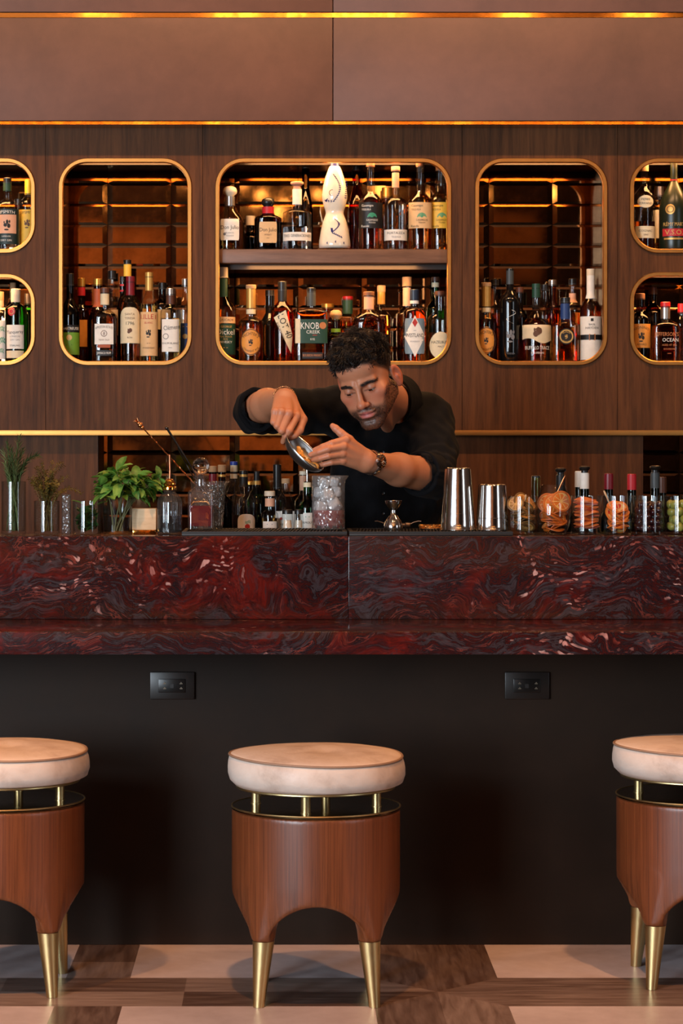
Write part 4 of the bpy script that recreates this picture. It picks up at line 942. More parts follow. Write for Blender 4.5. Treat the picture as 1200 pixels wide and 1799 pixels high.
bottle('square bourbon bottle with round dark emblem and blue neck', 993, Y1, N, 523, 47, 573, 562, 16, ('black', 532, 1.08), 'clear', 'whisky', 575, sq=4.5, dr=.8, wrap=('blue', 534, 561), labels=[('oval', 578, 606, 27, 'black', [('#ring', 592, 24, 'gold'), ('BLADE', 583.5, 4, 'gold', 11), ('BOW', 602, 4, 'gold', -11), ('#figure', 592, 11, 'gold')])], group=G)
bottle('tall bourbon bottle with white neck and white label with dark belt', 1038, Y1, N, 473, 39, 545, 522, 14, ('cream', 484, 1.08), 'clear', 'dark', 530, wrap=('white', 473, 525), labels=[('band', 557, 633, 38, 'white', [('#square', 563, 5, 'black'), ('BASIL', 571, 3.6, 'black'), ('HAYDEN', 577, 4.2, 'black')]), ('band', 589, 598, 38.5, 'black', [('#square', 593.5, 11, 'copper')], 0, 1)], group=G)
for px, Y, yt, w, cap, g_, lb in ((869, Y3, 491, 26, 'black', 'clear', 'small clear bottle with black top between the oval labelled and black bottles'), (913, Y3, 505, 28, 'brown', 'brown', 'brown bottle in the back row right of the black etched bottle'), (957, Y2+.01, 500, 28, 'black', 'clear', 'dark bottle rising right behind the green capped bourbon'), (971, Y3, 492, 24, 'silver', 'amber', 'slim amber bottle in the back row left of the square bourbon'), (1006, Y2, 490, 30, 'black', 'clear', 'clear bottle with pink paper strip behind the square bourbon')):
    bottle(lb, px, Y, N, yt, w, yt+55, yt+38, 12, (cap, yt+10, 1.15), g_, 'whisky' if g_ != 'brown' else 'cola', yt+60, wrap=('pink', yt+26, yt+42) if px == 1006 else None, group=G)

# --- right edge niches
N = fz['upper_right']; G = 'bottles in the right edge niches'
bottle('cognac bottle with two cream labels and cork, in the upper right niche', 1132, Y1, N, 289, 38, 348, 328, 13, ('cork', 301, 1.15), 'clear', 'dark', 390, labels=[('oval', 345, 367, 28, 'cream', [('PIERRE', 352, 4, 'black'), ('FERRAND', 359, 4, 'black')]), ('rect', 399, 420, 34, 'cream', [('COGNAC', 407, 4, 'black'), ('1840', 414, 3.4, 'brown')])], group=G)
bottle('frosted dark green cognac bottle with red band and gold emblem', 1184, Y1, N, 282, 52, 372, 318, 12.5, ('black', 286, 1.05), 'frost', None, None, wrap=[('red', 316, 318)], labels=[('rect', 390, 402, .1, 'black', [('RÉMY MARTIN', 396, 6.5, 'gold', 0, 0, 0, 42)]), ('band', 404, 417, 44, 'red', [('V.S.O.P', 410, 9, 'gold')]), ('band', 420, 423, 40, 'gold', []), ('oval', 361, 379, 16, 'gold', [('#ring', 370, 12, 'brown')], -10)], group=G)
bottle('pale bottle between the two cognac bottles', 1158, Y3, N, 328, 26, 380, 360, 14, ('silver', 345, 1.1), 'clear', 'gold', 380, labels=[('rect', 370, 420, 22, 'white', [])], group=G)
N = fz['lower_right']
bottle('dark bottle with orange label and black flower mark, in the lower right niche', 1125, Y1, N, 516, 36, 562, 548, 15, ('wood', 526, 1.1), 'brown', 'cola', 560, labels=[('band', 570, 612, 34, 'orange', [('NONINO', 576, 5, 'brown', 24), ('#figure', 592, 24, 'black'), ('AMARO', 606, 3.6, 'brown')])], group=G)
bottle('square bourbon bottle with copper lettering and red cap', 1169, Y1, N, 531, 50, 576, 562, 16, ('red', 540, 1.1), 'clear', 'dark', 572, sq=4.5, dr=.8, wrap=('silver', 541, 560), labels=[('rect', 580, 628, .1, 'black', [("JEFFERSON'S", 588, 7, 'copper', 0, 0, 0, 42), ('OCEAN', 598, 6.5, 'white', 0, 6, 0, 28), ('AGED AT SEA', 607, 3.4, 'copper', 0, 4, 0, 26), ('BOURBON', 614, 3, 'copper', 0, 4, 0, 26), ('#rule', 622, .8, 'copper', 0, 4)])], group=G)
bottle('red bottle cut by the right edge of the photo', 1197, Y1+.056, N, 534, 22, 570, 556, 12, ('red', 550, 1.1), 'clear', 'red', 570, group=G)
bottle('dark bottle in the back row of the lower right niche', 1147, Y3, N, 505, 32, 552, 535, 13, ('brown', 517, 1.1), 'brown', 'cola', 555, group=G)
# ------------------------------------------------------------------ things on the bar
ZM = ZTOP+.012
RUB = flat((20, 18, 18), .5)
for x0, x1, lab in ((XP(320, 6.87), SEAM-.003, 'black ribbed rubber bar mat, left one, under the mixing glass'), (SEAM+.003, XP(900, 6.87), 'black ribbed rubber bar mat, right one, under the shakers')):
    cx = (x0+x1)/2; h = (x1-x0)/2
    r = empty('bar_mat', (cx, 6.85, ZTOP+.0006), lab, 'mat', 'bar mats')
    MB().box((-h, 0, 0), (h, .29, .005), .001).build('mat_base', RUB, r)
    m = MB()
    for a, b, c, d in ((-h, h, 0, .012), (-h, h, .278, .29), (-h, -h+.012, .012, .278), (h-.012, h, .012, .278)): m.box((a, c, .005), (b, d, .0114))
    m.build('raised_rim', RUB, r)
    m = MB(); n = 44
    for i in range(n):
        x = -h+.018+(2*h-.05)*i/(n-1)
        m.add([(x, .014, .005), (x+.0045, .014, .005), (x+.0165, .276, .005), (x+.012, .276, .005), (x, .014, .011), (x+.0045, .014, .011), (x+.0165, .276, .011), (x+.012, .276, .011)], [(4, 5, 6, 7), (0, 1, 5, 4), (1, 2, 6, 5), (2, 3, 7, 6), (3, 0, 4, 7)])
    o = m.build('ribs', RUB, r); o['kind'] = 'stuff'
TUMBLER = thin_glass((250, 252, 252), (205, 212, 214), .01)
CRYSTAL = thin_glass((246, 248, 248), (200, 206, 208), .03, 1.7, 160, .035)
def glass(name, label, px, Y, zb, ytop, w, mat=TUMBLER, wt=None, base=.008, spout=False, n=40, group=None, flute=0, nf=0, mid=None, cat='glass'):
    s = Y/F; r = w*s/2; rt = (wt or w)*s/2; H = ZP(ytop, Y)-zb; t = .0022
    rm = mid*s/2 if mid else None
    def R(q):
        k = q/H
        if rm: return np.interp(k, [0, .12, .35, .6, .85, 1], [r*.62, r*.9, rm, rm*.99, (rm+rt*1.6)/2.6, rt])
        return r+(rt-r)*k
    out = [(R(0)-.004, 0), (R(0)-.0012, .001), (R(.004), .004)]+[(R(H*i/10), max(.0045, H*i/10)) for i in range(1, 11)]
    inn = [(R(H*i/10)-t, H*i/10) for i in range(10, 0, -1) if H*i/10 > base+.004]+[(R(base)-t-.002, base+.001), (.001, base)]
    mb = MB().lathe(out+[(R(H)-t*.5, H+.0008)]+inn, n, cap1=True, flute=flute, nf=nf)
    if spout:
        sv = []
        for x, y, z in mb.v:
            a = math.atan2(y, x); k = max(0, (z-H*.86)/(H*.14)); k = k*k*math.exp(-(a/.33)**2)
            d = math.hypot(x, y); sv.append((x*(1+.24*k) if d > .01 else x, y, z-.0*k))
        mb.v = sv
    o = mb.build(name, mat, None, (XP(px, Y), Y, zb), sharp=50)
    return tag(o, label, cat, group)
YG = 6.95; ZG = ZTOP+.0008
GG = 'garnish glasses on the bar'
glass('highball_glass', 'tall clear glass holding rosemary at the left end of the bar', 24, YG, ZG, 846, 43, group=GG)
glass('tumbler', 'clear tumbler holding thyme sprigs', 82, YG, ZG, 880, 45, group=GG)
glass('shot_glass', 'narrow hammered crystal glass between the thyme and the leaf tumbler', 116.5, YG-.01, ZG, 869, 17, CRYSTAL, wt=17)
glass('tumbler', 'wide clear tumbler filled with dark green leaves', 153, YG, ZG, 880, 51, group=GG)
glass('tumbler', 'clear tapered tumbler holding a big mint bunch', 206, YG, ZG, 876, 47, wt=56, group=GG)
glass('tumbler', 'clear tumbler of dried lime wheels', 919, YG, ZG, 872, 52, wt=53, group=GG, n=36)
glass('stemless_wine_glass', 'stemless wine glass full of dried orange wheels', 972, YG-.005, ZG, 852, 61, wt=42, mid=61, group=GG)
glass('tumbler', 'clear tumbler of dried orange peel strips stacked flat', 1030, YG, ZG, 871, 54, wt=55, group=GG)
glass('tumbler', 'clear tumbler of dried blood orange wheels', 1085.5, YG, ZG, 871, 50, wt=53, group=GG)
glass('tumbler', 'rounded clear tumbler full of dark cherries', 1140, YG, ZG, 871, 55, wt=55, group=GG)
glass('tumbler', 'clear tumbler of green olives at the right edge', 1196, YG, ZG, 871, 55, wt=56, group=GG)

# herbs
def leaf_mesh(name, L, Wd, mat, cup=.25, curl=.3, n=6, th=.0004):
    v, f = [], []
    for i in range(n+1):
        t = i/n; hw = Wd/2*math.sin(PI*min(1, t*.93+.05))**.75; y = L*t*(1-.12*t*curl); z = -curl*L*.5*t*t
        for u in (-1, -.5, 0, .5, 1): v.append((u*hw, y, z+cup*hw*abs(u)+(.0012*math.sin(t*18)*abs(u) if n > 4 else 0)))
    for i in range(n):
        for k in range(4): f.append((i*5+k, i*5+k+1, (i+1)*5+k+1, (i+1)*5+k))
    return MB().add(v, f).mesh(name, mat, 180)
def leafmat(name, a, b, sc=60):
    t = NT(name); n = t.noise(t.coord((1, 1, 1)), sc, 4); inf = t.n('ObjectInfo')
    f = t.math('ADD', t.math('MULTIPLY', n, .6), t.math('MULTIPLY', inf.outputs['Random'], .45))
    p = t.n('BsdfPrincipled'); t.link(t.ramp(f, [(0.3, a), (0.75, b)]), p.inputs['Base Color']); p.inputs['Roughness'].default_value = .42
    tr = t.n('BsdfTranslucent'); t.link(t.ramp(f, [(0.3, a), (0.75, b)]), tr.inputs[0])
    mx = t.n('MixShader'); mx.inputs[0].default_value = .25; t.link(p.outputs[0], mx.inputs[1]); t.link(tr.outputs[0], mx.inputs[2]); t.link(mx.outputs[0], t.out.inputs[0]); return t.m
MINT = leafmat('mint_leaf', (44, 98, 28), (138, 184, 82)); DKLEAF = leafmat('dark_leaf', (20, 48, 20), (52, 92, 34)); ROSE = leafmat('rosemary_needle', (58, 78, 40), (126, 146, 92)); THY = leafmat('thyme_leaf', (78, 64, 26), (146, 124, 56)); STEM = flat((96, 92, 48), .6); BRST = flat((92, 66, 38), .7)
def basis(d, roll=0.0):
    d = Vector(d).normalized(); q = d.to_track_quat('Y', 'Z'); return (q @ Euler((0, roll, 0)).to_quaternion()).to_euler()
root = empty('mint_bunch', (XP(206, YG), YG, ZG+.010), 'big bunch of fresh green mint spreading over its tumbler', 'herb')
mm = [leaf_mesh('leaf', L, w_, MINT, c, k) for L, w_, c, k in ((.050, .024, .35, .5), (.058, .025, .3, .75), (.044, .023, .4, .2), (.036, .020, .3, .9))]
rnd = random.Random(3); zb = ZG+.010
def pxp(px, py, Y): p = W(px, py, Y); return p-Vector((XP(206, YG), YG, zb))
for k in range(15):                                       # stems rising from the glass, leaves in pairs along them
    tx = (176, 184, 196, 206, 218, 228, 240, 252, 262, 272, 190, 214, 236, 204, 280)[k]; ty = (852, 840, 830, 828, 846, 842, 844, 848, 856, 844, 868, 866, 872, 856, 840)[k]; dY = rnd.uniform(-.055, .045)
    tip = pxp(tx, ty, YG+dY); b0 = Vector((rnd.uniform(-.02, .02), rnd.uniform(-.02, .02), .0)); mid = b0.lerp(tip, .5)+Vector((-.25*(tip.x-b0.x)+0, 0, .018))
    pts = [b0*(1-t)**2+mid*2*t*(1-t)+tip*t*t for t in [i/8 for i in range(9)]]
    MB().tube(pts, [.0020-.0010*i/8 for i in range(9)], 6).build('stem', STEM, root)
    for i in range(3, 9):
        if pts[i].z < .088: continue
        d = (pts[min(i+1, 8)]-pts[i-1]).normalized()
        for sd in ((0, 1) if i < 8 else (0, 1, 2)):
            a = rnd.uniform(0, 2*PI) if i == 8 else (i*1.57+sd*PI+rnd.uniform(-.4, .4))
            o = d.orthogonal().normalized(); o.rotate(Matrix.Rotation(a, 3, d)); ld = (o*1.0+d*rnd.uniform(.2, .9)+Vector((0, -.25, -.05))).normalized()
            sc_ = rnd.uniform(.75, 1.12)*(1 if i > 4 else .8)
            l = link('leaf', rnd.choice(mm), root, pts[i], basis(ld, rnd.uniform(-.6, .6))); l.scale = (sc_,)*3
for k in range(64):                                       # the dense heart of the bunch, leaves lying outwards
    a, e_ = rnd.uniform(0, 2*PI), rnd.uniform(-.5, 1.2); o = Vector((math.cos(a)*math.cos(e_), math.sin(a)*math.cos(e_), math.sin(e_)))
    p = pxp(226, 852, YG-.002)+Vector((o.x*.058, o.y*.034, o.z*.028)); ld = (Vector((o.x, o.y, o.z*.5-.15))+Vector((rnd.uniform(-.4, .4), -.2, rnd.uniform(-.3, .3)))).normalized()
    if p.z < .062: continue
    l = link('leaf', rnd.choice(mm), root, p, basis(ld, rnd.uniform(-.5, .5))); l.scale = (rnd.uniform(.75, 1.1),)*3
root = empty('leaf_bunch', (XP(153, YG), YG, ZG+.010), 'dark green leaves pressed into a wide tumbler', 'herb')
dm = [leaf_mesh('leaf', L, w_, DKLEAF, c, k, 5) for L, w_, c, k in ((.034, .022, .3, .6), (.040, .024, .2, .9))]
for k in range(96):
    a = rnd.uniform(0, 2*PI); q = .027*math.sqrt(rnd.random()); p = Vector((q*math.cos(a), q*math.sin(a), .006+.062*(k+.5)/96))
    d = Vector((-math.sin(a)*rnd.choice((-1, 1)), math.cos(a)*.8, rnd.uniform(-.2, .7)))*.6-p*6*Vector((1, 1, 0)).length
    d = Vector((-math.sin(a), math.cos(a), rnd.uniform(-.1, .6)))*rnd.choice((1, -1)) if q > .012 else Vector((rnd.uniform(-1, 1), rnd.uniform(-1, 1), .5))
    if d.z < 0: d.z *= -.3
    l = link('leaf', rnd.choice(dm), root, p-d.normalized()*.014, basis(d, rnd.uniform(-1.2, 1.2))); l.scale = (rnd.uniform(.6, .8),)*3
for px, py in ((146, 878), (158, 876), (170, 880)):
    p = W(px, py, YG)-root.location; l = link('leaf', mm[2], root, p+Vector((0, 0, -.012)), basis((.8 if px > 150 else -.8, -.2, .35))); l.scale = (.8,)*3
root = empty('rosemary_bunch', (XP(24, YG), YG, ZG+.010), 'rosemary sprigs standing in the tall left glass', 'herb')
tips = [(34, 768, -.02), (40, 790, .01), (12, 778, 0), (4, 792, .02), (20, 790, -.03), (66, 800, -.03), (28, 800, .03), (46, 812, .0), (8, 815, -.02), (30, 820, -.03), (16, 806, .01), (38, 826, -.01), (24, 832, .02), (12, 830, -.01), (34, 838, .02)]
for k, (tx, ty, dY) in enumerate(tips):
    tip = W(tx, ty, YG+dY)-root.location; b0 = Vector((rnd.uniform(-.018, .018), rnd.uniform(-.018, .018), 0)); up = Vector((b0.x*.5, b0.y*.5, tip.z*(.95 if tx == 66 else .62)))
    P = lambda t: b0*(1-t)**2+up*2*t*(1-t)+tip*t*t
    pts = [P(i/12) for i in range(13)]; mb = MB().tube(pts, [.0016-.0010*i/12 for i in range(13)], 5)
    for i in range(105):
        t = .06+.94*i/104; p = P(t); d = (P(min(1, t+.02))-P(t-.02)).normalized(); o = d.orthogonal().normalized(); o.rotate(Matrix.Rotation(i*2.4+rnd.uniform(-.3, .3), 3, d))
        wall = max(0.0, .02-math.hypot(p.x, p.y)) if p.z < .145 else 1
        L = min(rnd.uniform(.018, .027), .010+wall*1.4) if p.z < .145 else rnd.uniform(.020, .030)*(1 if t < .9 else .7); e = (o*(.75 if p.z > .145 else .35)+d*.9).normalized(); sdv = e.cross(d).normalized()*.0014; nn = e.cross(sdv).normalized()*.0005
        q = p+e*L*.5+d*.001; r_ = p+e*L
        mb.add([p-sdv*.6, p+sdv*.6, q+sdv, q-sdv, r_, p+nn, q+nn], [(0, 1, 2, 3), (3, 2, 4), (0, 5, 6, 3), (5, 1, 2, 6), (3, 6, 4), (6, 2, 4)])
    mb.build('sprig', ROSE if k % 3 else leafmat('rosemary_needle', (80, 96, 50), (150, 160, 110)), root, sharp=180)
root = empty('thyme_bunch', (XP(82, YG), YG, ZG+.010), 'brownish thyme sprigs bursting out of a clear tumbler', 'herb')
for k in range(40):
    tx, ty = 50+70*((k*7) % 40)/39, rnd.uniform(802, 850)+abs(((k*7) % 40)-19.5)*.8
    if k == 23: tx, ty = 146, 868
    tip = W(tx, ty, YG+rnd.uniform(-.04, .03))-root.location; b0 = Vector((rnd.uniform(-.018, .018), rnd.uniform(-.018, .018), 0))
    up = Vector(((tip.x+b0.x)*.5*(.4 if k != 23 else .5), tip.y*.3, tip.z*(.85 if k != 23 else 1.55))); P = lambda t: b0*(1-t)**2+up*2*t*(1-t)+tip*t*t
    wav = rnd.uniform(0, 6); P2 = lambda t: P(t)+Vector((math.sin(t*9+wav), math.cos(t*7+wav), 0))*.003*t
    pts = [P2(i/14) for i in range(15)]; mb = MB().tube(pts, [.0011-.0006*i/14 for i in range(15)], 4)
    for i in range(64):
        t = .12+.88*i/63; p = P2(t); d = (P2(min(1, t+.02))-P2(t-.02)).normalized(); o = d.orthogonal().normalized(); o.rotate(Matrix.Rotation(i*1.9+wav, 3, d))
        e = (o+d*rnd.uniform(-.1, .6)).normalized(); L = rnd.uniform(.0055, .0095)*(.8 if p.z < .085 else 1.15); sdv = e.cross(d).normalized()*L*.28; nn = e.cross(sdv).normalized()*.0006
        mb.add([p, p+e*L*.5+sdv, p+e*L, p+e*L*.5-sdv, p+e*L*.5+nn], [(0, 1, 4), (1, 2, 4), (2, 3, 4), (3, 0, 4)])
    mb.build('sprig', THY, root, sharp=180)

# wooden block on a small brass foot, ribbed dasher bottle, decanter
r = empty('wooden_block', (XP(254, 7.0), 7.0, ZG), 'pale wooden block on a brass foot beside the mint', 'block')
s = 7.0/F; PALE = wood_mat('pale_pine', (206, 164, 118), (238, 206, 164), (2.0, 4, 16), .55, obj=True)
MB().box((-21*s, -.028, .0115), (21*s, .028, ZP(893, 7.0)-ZG), .0015).build('wood', PALE, r)
MB().box((-20*s, -.026, 0), (20*s, .026, .011), .001).build('foot', POLISHED, r)
r = empty('dasher_bottle', (XP(298, 6.96), 6.96, ZG), 'ribbed clear glass bottle of dark liquid with a brass dasher top', 'bottle')
s = 6.96/F; z = lambda y: ZP(y, 6.96)-ZG
RIB = thin_glass((236, 240, 242), (170, 176, 180), .05, 1.9, None, .03)
MB().lathe([(19.5*s, 0), (21*s, .002), (21.5*s, .006), (21.5*s, z(884)), (20*s, z(876)), (15*s, z(869)), (10*s, z(865)), (9*s, z(860))], 96, flute=.022, nf=24).build('glass_body', RIB, r, sharp=180)
MB().lathe([(18*s, .006), (20*s, .009), (20*s, z(905))], 40).build('liquid', liquid((36, 40, 46)), r)
MB().lathe([(11*s, z(861)), (13*s, z(860)), (13*s, z(856)), (10*s, z(854)), (11.5*s, z(851)), (9*s, z(846)), (5*s, z(842)), (3*s, z(841))], 28).build('dasher_top', POLISHED, r)
MB().tube([(0, 0, z(842)), (.001, 0, z(826)), (.0, 0, z(812)), (.0, 0, z(799))], [.003, .0024, .0022, .0014], 10).build('spout', flat((196, 120, 86), .25, .9), r)
MB().box((-20*s, -.0345, z(869)), (-10*s, -.0265, z(860)), .001).build('price_tag', PAP['white'], r) if 0 else None
dl_ = NT('deep_red_drink'); dl_.principled(Base_Color=srgb((150, 22, 30)), Roughness=.05, IOR=1.33, Transmission_Weight=.55); dec_ = dl_.m
r = empty('decanter', (XP(353, 7.02), 7.02, ZM), 'square crystal decanter of red liquid with a round ball stopper', 'decanter')
s = 7.02/F; z = lambda y: ZP(y, 7.02)-ZM
h = 22.5*s
MB().lathe([(h*.92, 0, 8), (h, .002, 8), (h, z(866), 8), (h*.93, z(862), 6), (h*.6, z(858), 3), (10*s, z(853), 2), (9.5*s, z(842), 2), (13*s, z(840), 2), (13.5*s, z(837), 2), (11*s, z(835), 2)], 48, cap1=False).build('glass_body', thin_glass((248, 246, 246), (220, 208, 206), .04, 1.9, None, .035), r, sharp=30)
MB().lathe([(h*.86, .010, 8), (h*.9, .012, 8), (h*.9, z(888), 8)], 40).build('liquid', dec_, r)
m = MB(); 
for i in range(9):                                        # the wedge cuts round the foot
    x = -h*.86+2*h*.86*i/8
    for sg in (1, -1): m.add([(x-.0035, -h-.0002, .001), (x+.0035, -h-.0002, .001), (x+sg*.006, -h-.0002, .017+.004*(i % 2)), (x, -h-.0016, .006)], [(0, 1, 3), (1, 2, 3), (2, 0, 3)])
m.build('cut_facets', TUMBLER, r, sharp=10)
MB().ball((0, 0, z(819)), 15.5*s, 28, 18).build('ball_stopper', liquid((250, 246, 240), 0, 1.5), r, sharp=180)
MB().lathe([(7*s, z(848)), (7*s, z(836)), (5*s, z(833))], 20).build('stopper_neck', liquid((250, 246, 240), 0, 1.5), r)

# mixing glasses
def spoon_glass():
    o = glass('mixing_glass', 'cut crystal mixing glass holding bar spoons, behind the decanter', 366, 7.103, ZM, 846, 50, CRYSTAL, wt=62, spout=True, n=48, flute=.03, nf=16)
    return o
spoon_glass()
PINK = brass_mat('copper_plated', (214, 140, 90), .25)
a, b = W(240, 740, 7.06), W(385, 897, 7.09)
r = empty('bar_spoon', b, 'long copper bar spoon with a knobbed end leaning left out of the crystal glass', 'spoon')
L_ = a-b; d = L_.normalized()
MB().tube([(0, 0, .004), L_*.25, L_*.5, L_*.75, L_*.93], [.0022, .0018, .0018, .0018, .002], 8).build('shaft', PINK, r)
tw = [L_*(.2+.65*i/60)+d.orthogonal().normalized()*0 for i in range(61)]
o_ = d.orthogonal().normalized(); hel = []
for i in range(121):
    q = o_.copy(); q.rotate(Matrix.Rotation(i*.55, 3, d)); hel.append(L_*(.15+.72*i/120)+q*.0018)
MB().tube(hel, .0008, 5).build('twist', PINK, r)
mb = MB(); 
for k, rr in ((.93, .0055), (.955, .0075), (.975, .0055)): mb.ball(L_*k, rr, 10, 7)
mb.build('knob', PINK, r); mb = MB()
for i in range(7):
    q = o_.copy(); q.rotate(Matrix.Rotation(i*.9, 3, d)); mb.tube([L_*.985, L_*1.0+q*.004, L_*1.02+q*.008], [.002, .0022, .0004], 5)
mb.build('crown', PINK, r)
GUN = brass_mat('dark_steel', (92, 84, 80), .22)
a, b = W(293, 752, 7.06), W(381, 902, 7.085); L_ = a-b
r = empty('bar_spoon', b, 'dark steel double stemmed bar tool leaning left out of the crystal glass', 'spoon')
e = L_.normalized().cross(Vector((0, 1, 0)))*.0055
MB().tube([(0, 0, .004), L_*.3-e*.3, L_*.55-e*.8, L_*.8-e*.4, L_], [.0026, .0026, .0028, .0030, .0034], 10).build('shaft', GUN, r)
MB().tube([Vector((.004, 0, .004)), L_*.3+e*.9, L_*.55+e*.9, L_*.78+e*.3], [.002, .002, .002, .0016], 8).build('second_shaft', GUN, r)
MB().ball(L_, .0055, 12, 8).build('tip', GUN, r)

YH = 7.02; s = YH/F
cl_ = NT('cloudy_red_drink'); cl_.principled(Base_Color=srgb((214, 74, 66)), Roughness=.05, IOR=1.33, Transmission_Weight=.62); cloudy = cl_.m
hero = glass('mixing_glass', 'cut crystal mixing glass of ice and red drink, under the bartender hands', 577, YH, ZM, 836, 58, thin_glass((248, 248, 248), (210, 210, 212), .05, 1.7, 120, .11), wt=58, spout=True, n=48, base=.010)
z = lambda y: ZP(y, YH)-ZM
MB().lathe([(26*s, .0115), (27.2*s, .014), (27.2*s, z(896))], 40).build('liquid', cloudy, hero)
m = MB()
for row in range(3):                                      # the cut leaf pattern round the lower half
    for i in range(13):
        a = 2*PI*(i+.5*(row % 2))/13; cz = z(924)+row*.0145; R = 29*s+.0004
        for q in range(6):
            b = 2*PI*q/6+.5; P = []
            for t_, w_ in ((.12, .0), (.55, .0022), (1, 0), (.55, -.0022)):
                u, v_ = math.cos(b)*t_*.0068-math.sin(b)*w_*.6, math.sin(b)*t_*.0068+math.cos(b)*w_*.6; aa = a+u/R; P.append((R*math.cos(aa), R*math.sin(aa), cz+v_))
            m.add(P, [(0, 1, 2, 3)])
m.build('etched_pattern', flat((96, 40, 40), .35), hero, sharp=180)
ICE = NT('cloudy_ice'); nz = ICE.noise(ICE.coord((1, 1, 1)), 55, 5, .7)
ICE.principled(Base_Color=(.97, .96, .95, 1), Roughness=ICE.math('MULTIPLY', nz, .4), IOR=1.31, Transmission_Weight=.30, Subsurface_Weight=.3, Subsurface_Radius=(.02, .02, .02), Normal=ICE.bump(nz, .5, .006)); ICE = ICE.m
ri = random.Random(5)
for k, (x, y, zc, sz) in enumerate(((-13, -.006, 914, .026), (9, -.010, 912, .028), (-2, .012, 900, .028), (-14, -.008, 890, .031), (11, -.010, 886, .032), (-3, -.014, 870, .031), (-14, .004, 866, .029), (13, .002, 864, .030), (3, .014, 874, .03), (-8, -.006, 849, .026), (10, -.004, 847, .024))):
    mb = MB().ball((0, 0, 0), 1.0, 20, 14); iv = []
    for x_, y_, z_ in mb.v:                               # a cube melted round at its edges
        n6 = (abs(x_)**6+abs(y_)**6+abs(z_)**6)**(1/6); g_ = sz*.5/n6*(1+.05*math.sin(5*x_+k)+.05*math.sin(6*z_+2*k)); iv.append((x_*g_, y_*g_, z_*g_))
    mb.v = iv; o = mb.build('ice_cube', ICE, None, (XP(577, YH)+x*s, YH+y, ZP(zc, YH)), 180, (ri.uniform(0, 2), ri.uniform(0, 2), ri.uniform(0, 2)))
    tag(o, 'cloudy ice cube in the mixing glass, '+('sunk in the red drink' if k < 3 else 'heaped above the red drink'), 'ice', 'ice in the mixing glass')

# jigger, strainers, shakers
r = empty('jigger', (XP(691, 6.97), 6.97, ZM), 'small polished steel double jigger standing between mixing glass and shakers', 'jigger'); s = 6.97/F; z = lambda y: ZP(y, 6.97)-ZM
MB().lathe([(16.5*s, 0), (17*s, .001), (16.2*s, z(922)), (13.5*s, z(914)), (9*s, z(908)), (5*s, z(904)), (4.2*s, z(901))], 40).build('large_cup', STEEL, r, sharp=60)
MB().lathe([(4.2*s, z(901)), (4.2*s, z(896)), (6*s, z(895)), (11*s, z(890)), (14*s, z(884)), (15*s, z(879.5)), (14.4*s, z(879.3)), (13.4*s, z(884)), (10*s, z(890)), (2*s, z(894))], 40).build('small_cup', STEEL, r, sharp=60)
r = empty('strainer', (XP(699, 7.10), 7.10, ZM), 'steel cocktail strainer lying behind the jigger', 'strainer'); s = 7.1/F
M_ = Matrix.Rotation(PI/2, 4, 'Y')
MB().lathe([(.006, -.036), (.0085, -.034), (.0085, -.024), (.0065, -.022), (.0065, .020), (.0085, .022), (.0085, .034), (.006, .036)], 24, M=Matrix.Translation((0, 0, .0095)) @ M_).build('barrel', flat((110, 96, 88), .3, .9), r)
for sg in (-1, 1): MB().tube([(sg*.034, 0, .012), (sg*.046, 0, .018), (sg*.058, -.002, .021), (sg*.066, -.004, .0205)], [.0022, .002, .0018, .0016], 8).build('prong', STEEL, r)
r = empty('strainer', (XP(756, 7.04), 7.04, ZM), 'domed spring strainer lying left of the tall shaker', 'strainer')
MB().lathe([(.031, .0), (.032, .0015), (.031, .003)], 40).build('plate', STEEL, r)
hp = []
for i in range(361):
    a = 2*PI*i/360; b = i*.62; hp.append(((.0275+.0045*math.cos(b))*math.cos(a), (.0275+.0045*math.cos(b))*math.sin(a), .0085+.0045*math.sin(b)))
MB().tube(hp, .0008, 4).build('spring', BRASS, r)
MB().lathe([(.024, .003), (.022, .009), (.012, .013), (.003, .014)], 32).build('dome', brass_mat('pierced_steel', (220, 180, 120), .3), r)
def shaker(label, px, w0, w1, ytop, Y=6.96):
    r = empty('shaker_tin', (XP(px, Y), Y, ZM), label, 'shaker', 'shaker tins on the bar mat'); s = Y/F; H = ZP(ytop, Y)-ZM; a, b = w0*s/2, w1*s/2
    pr = [(a-.0005, 0), (a+.0006, .0008), (a+.0006, .002), (a, .003)]+[(a+(b-a)*(i/8)**1.15, .003+(H-.008)*i/8) for i in range(1, 9)]
    MB().lathe(pr, 64, cap0=False, cap1=False).build('body', STEEL, r, sharp=60)
    MB().lathe([(b, H-.005), (b-.0008, H-.0025), (b-.003, H-.0008), (b-.006, H-.0012), (b-.010, H-.0025), (.001, H-.003)], 64, cap0=False).build('end_cap', STEEL, r, sharp=60)
    MB().lathe([(a+(b-a)*.24+.0003, H*.26), (a+(b-a)*.24+.0005, H*.265), (a+(b-a)*.25+.0002, H*.27)], 64, cap0=False, cap1=False).build('seam_line', STEEL, r)
    return r
shaker('tall polished steel shaker tin standing upside down', 804.5, 60, 45, 821)
shaker('short polished steel shaker tin right of the tall one', 865, 57, 48, 850)

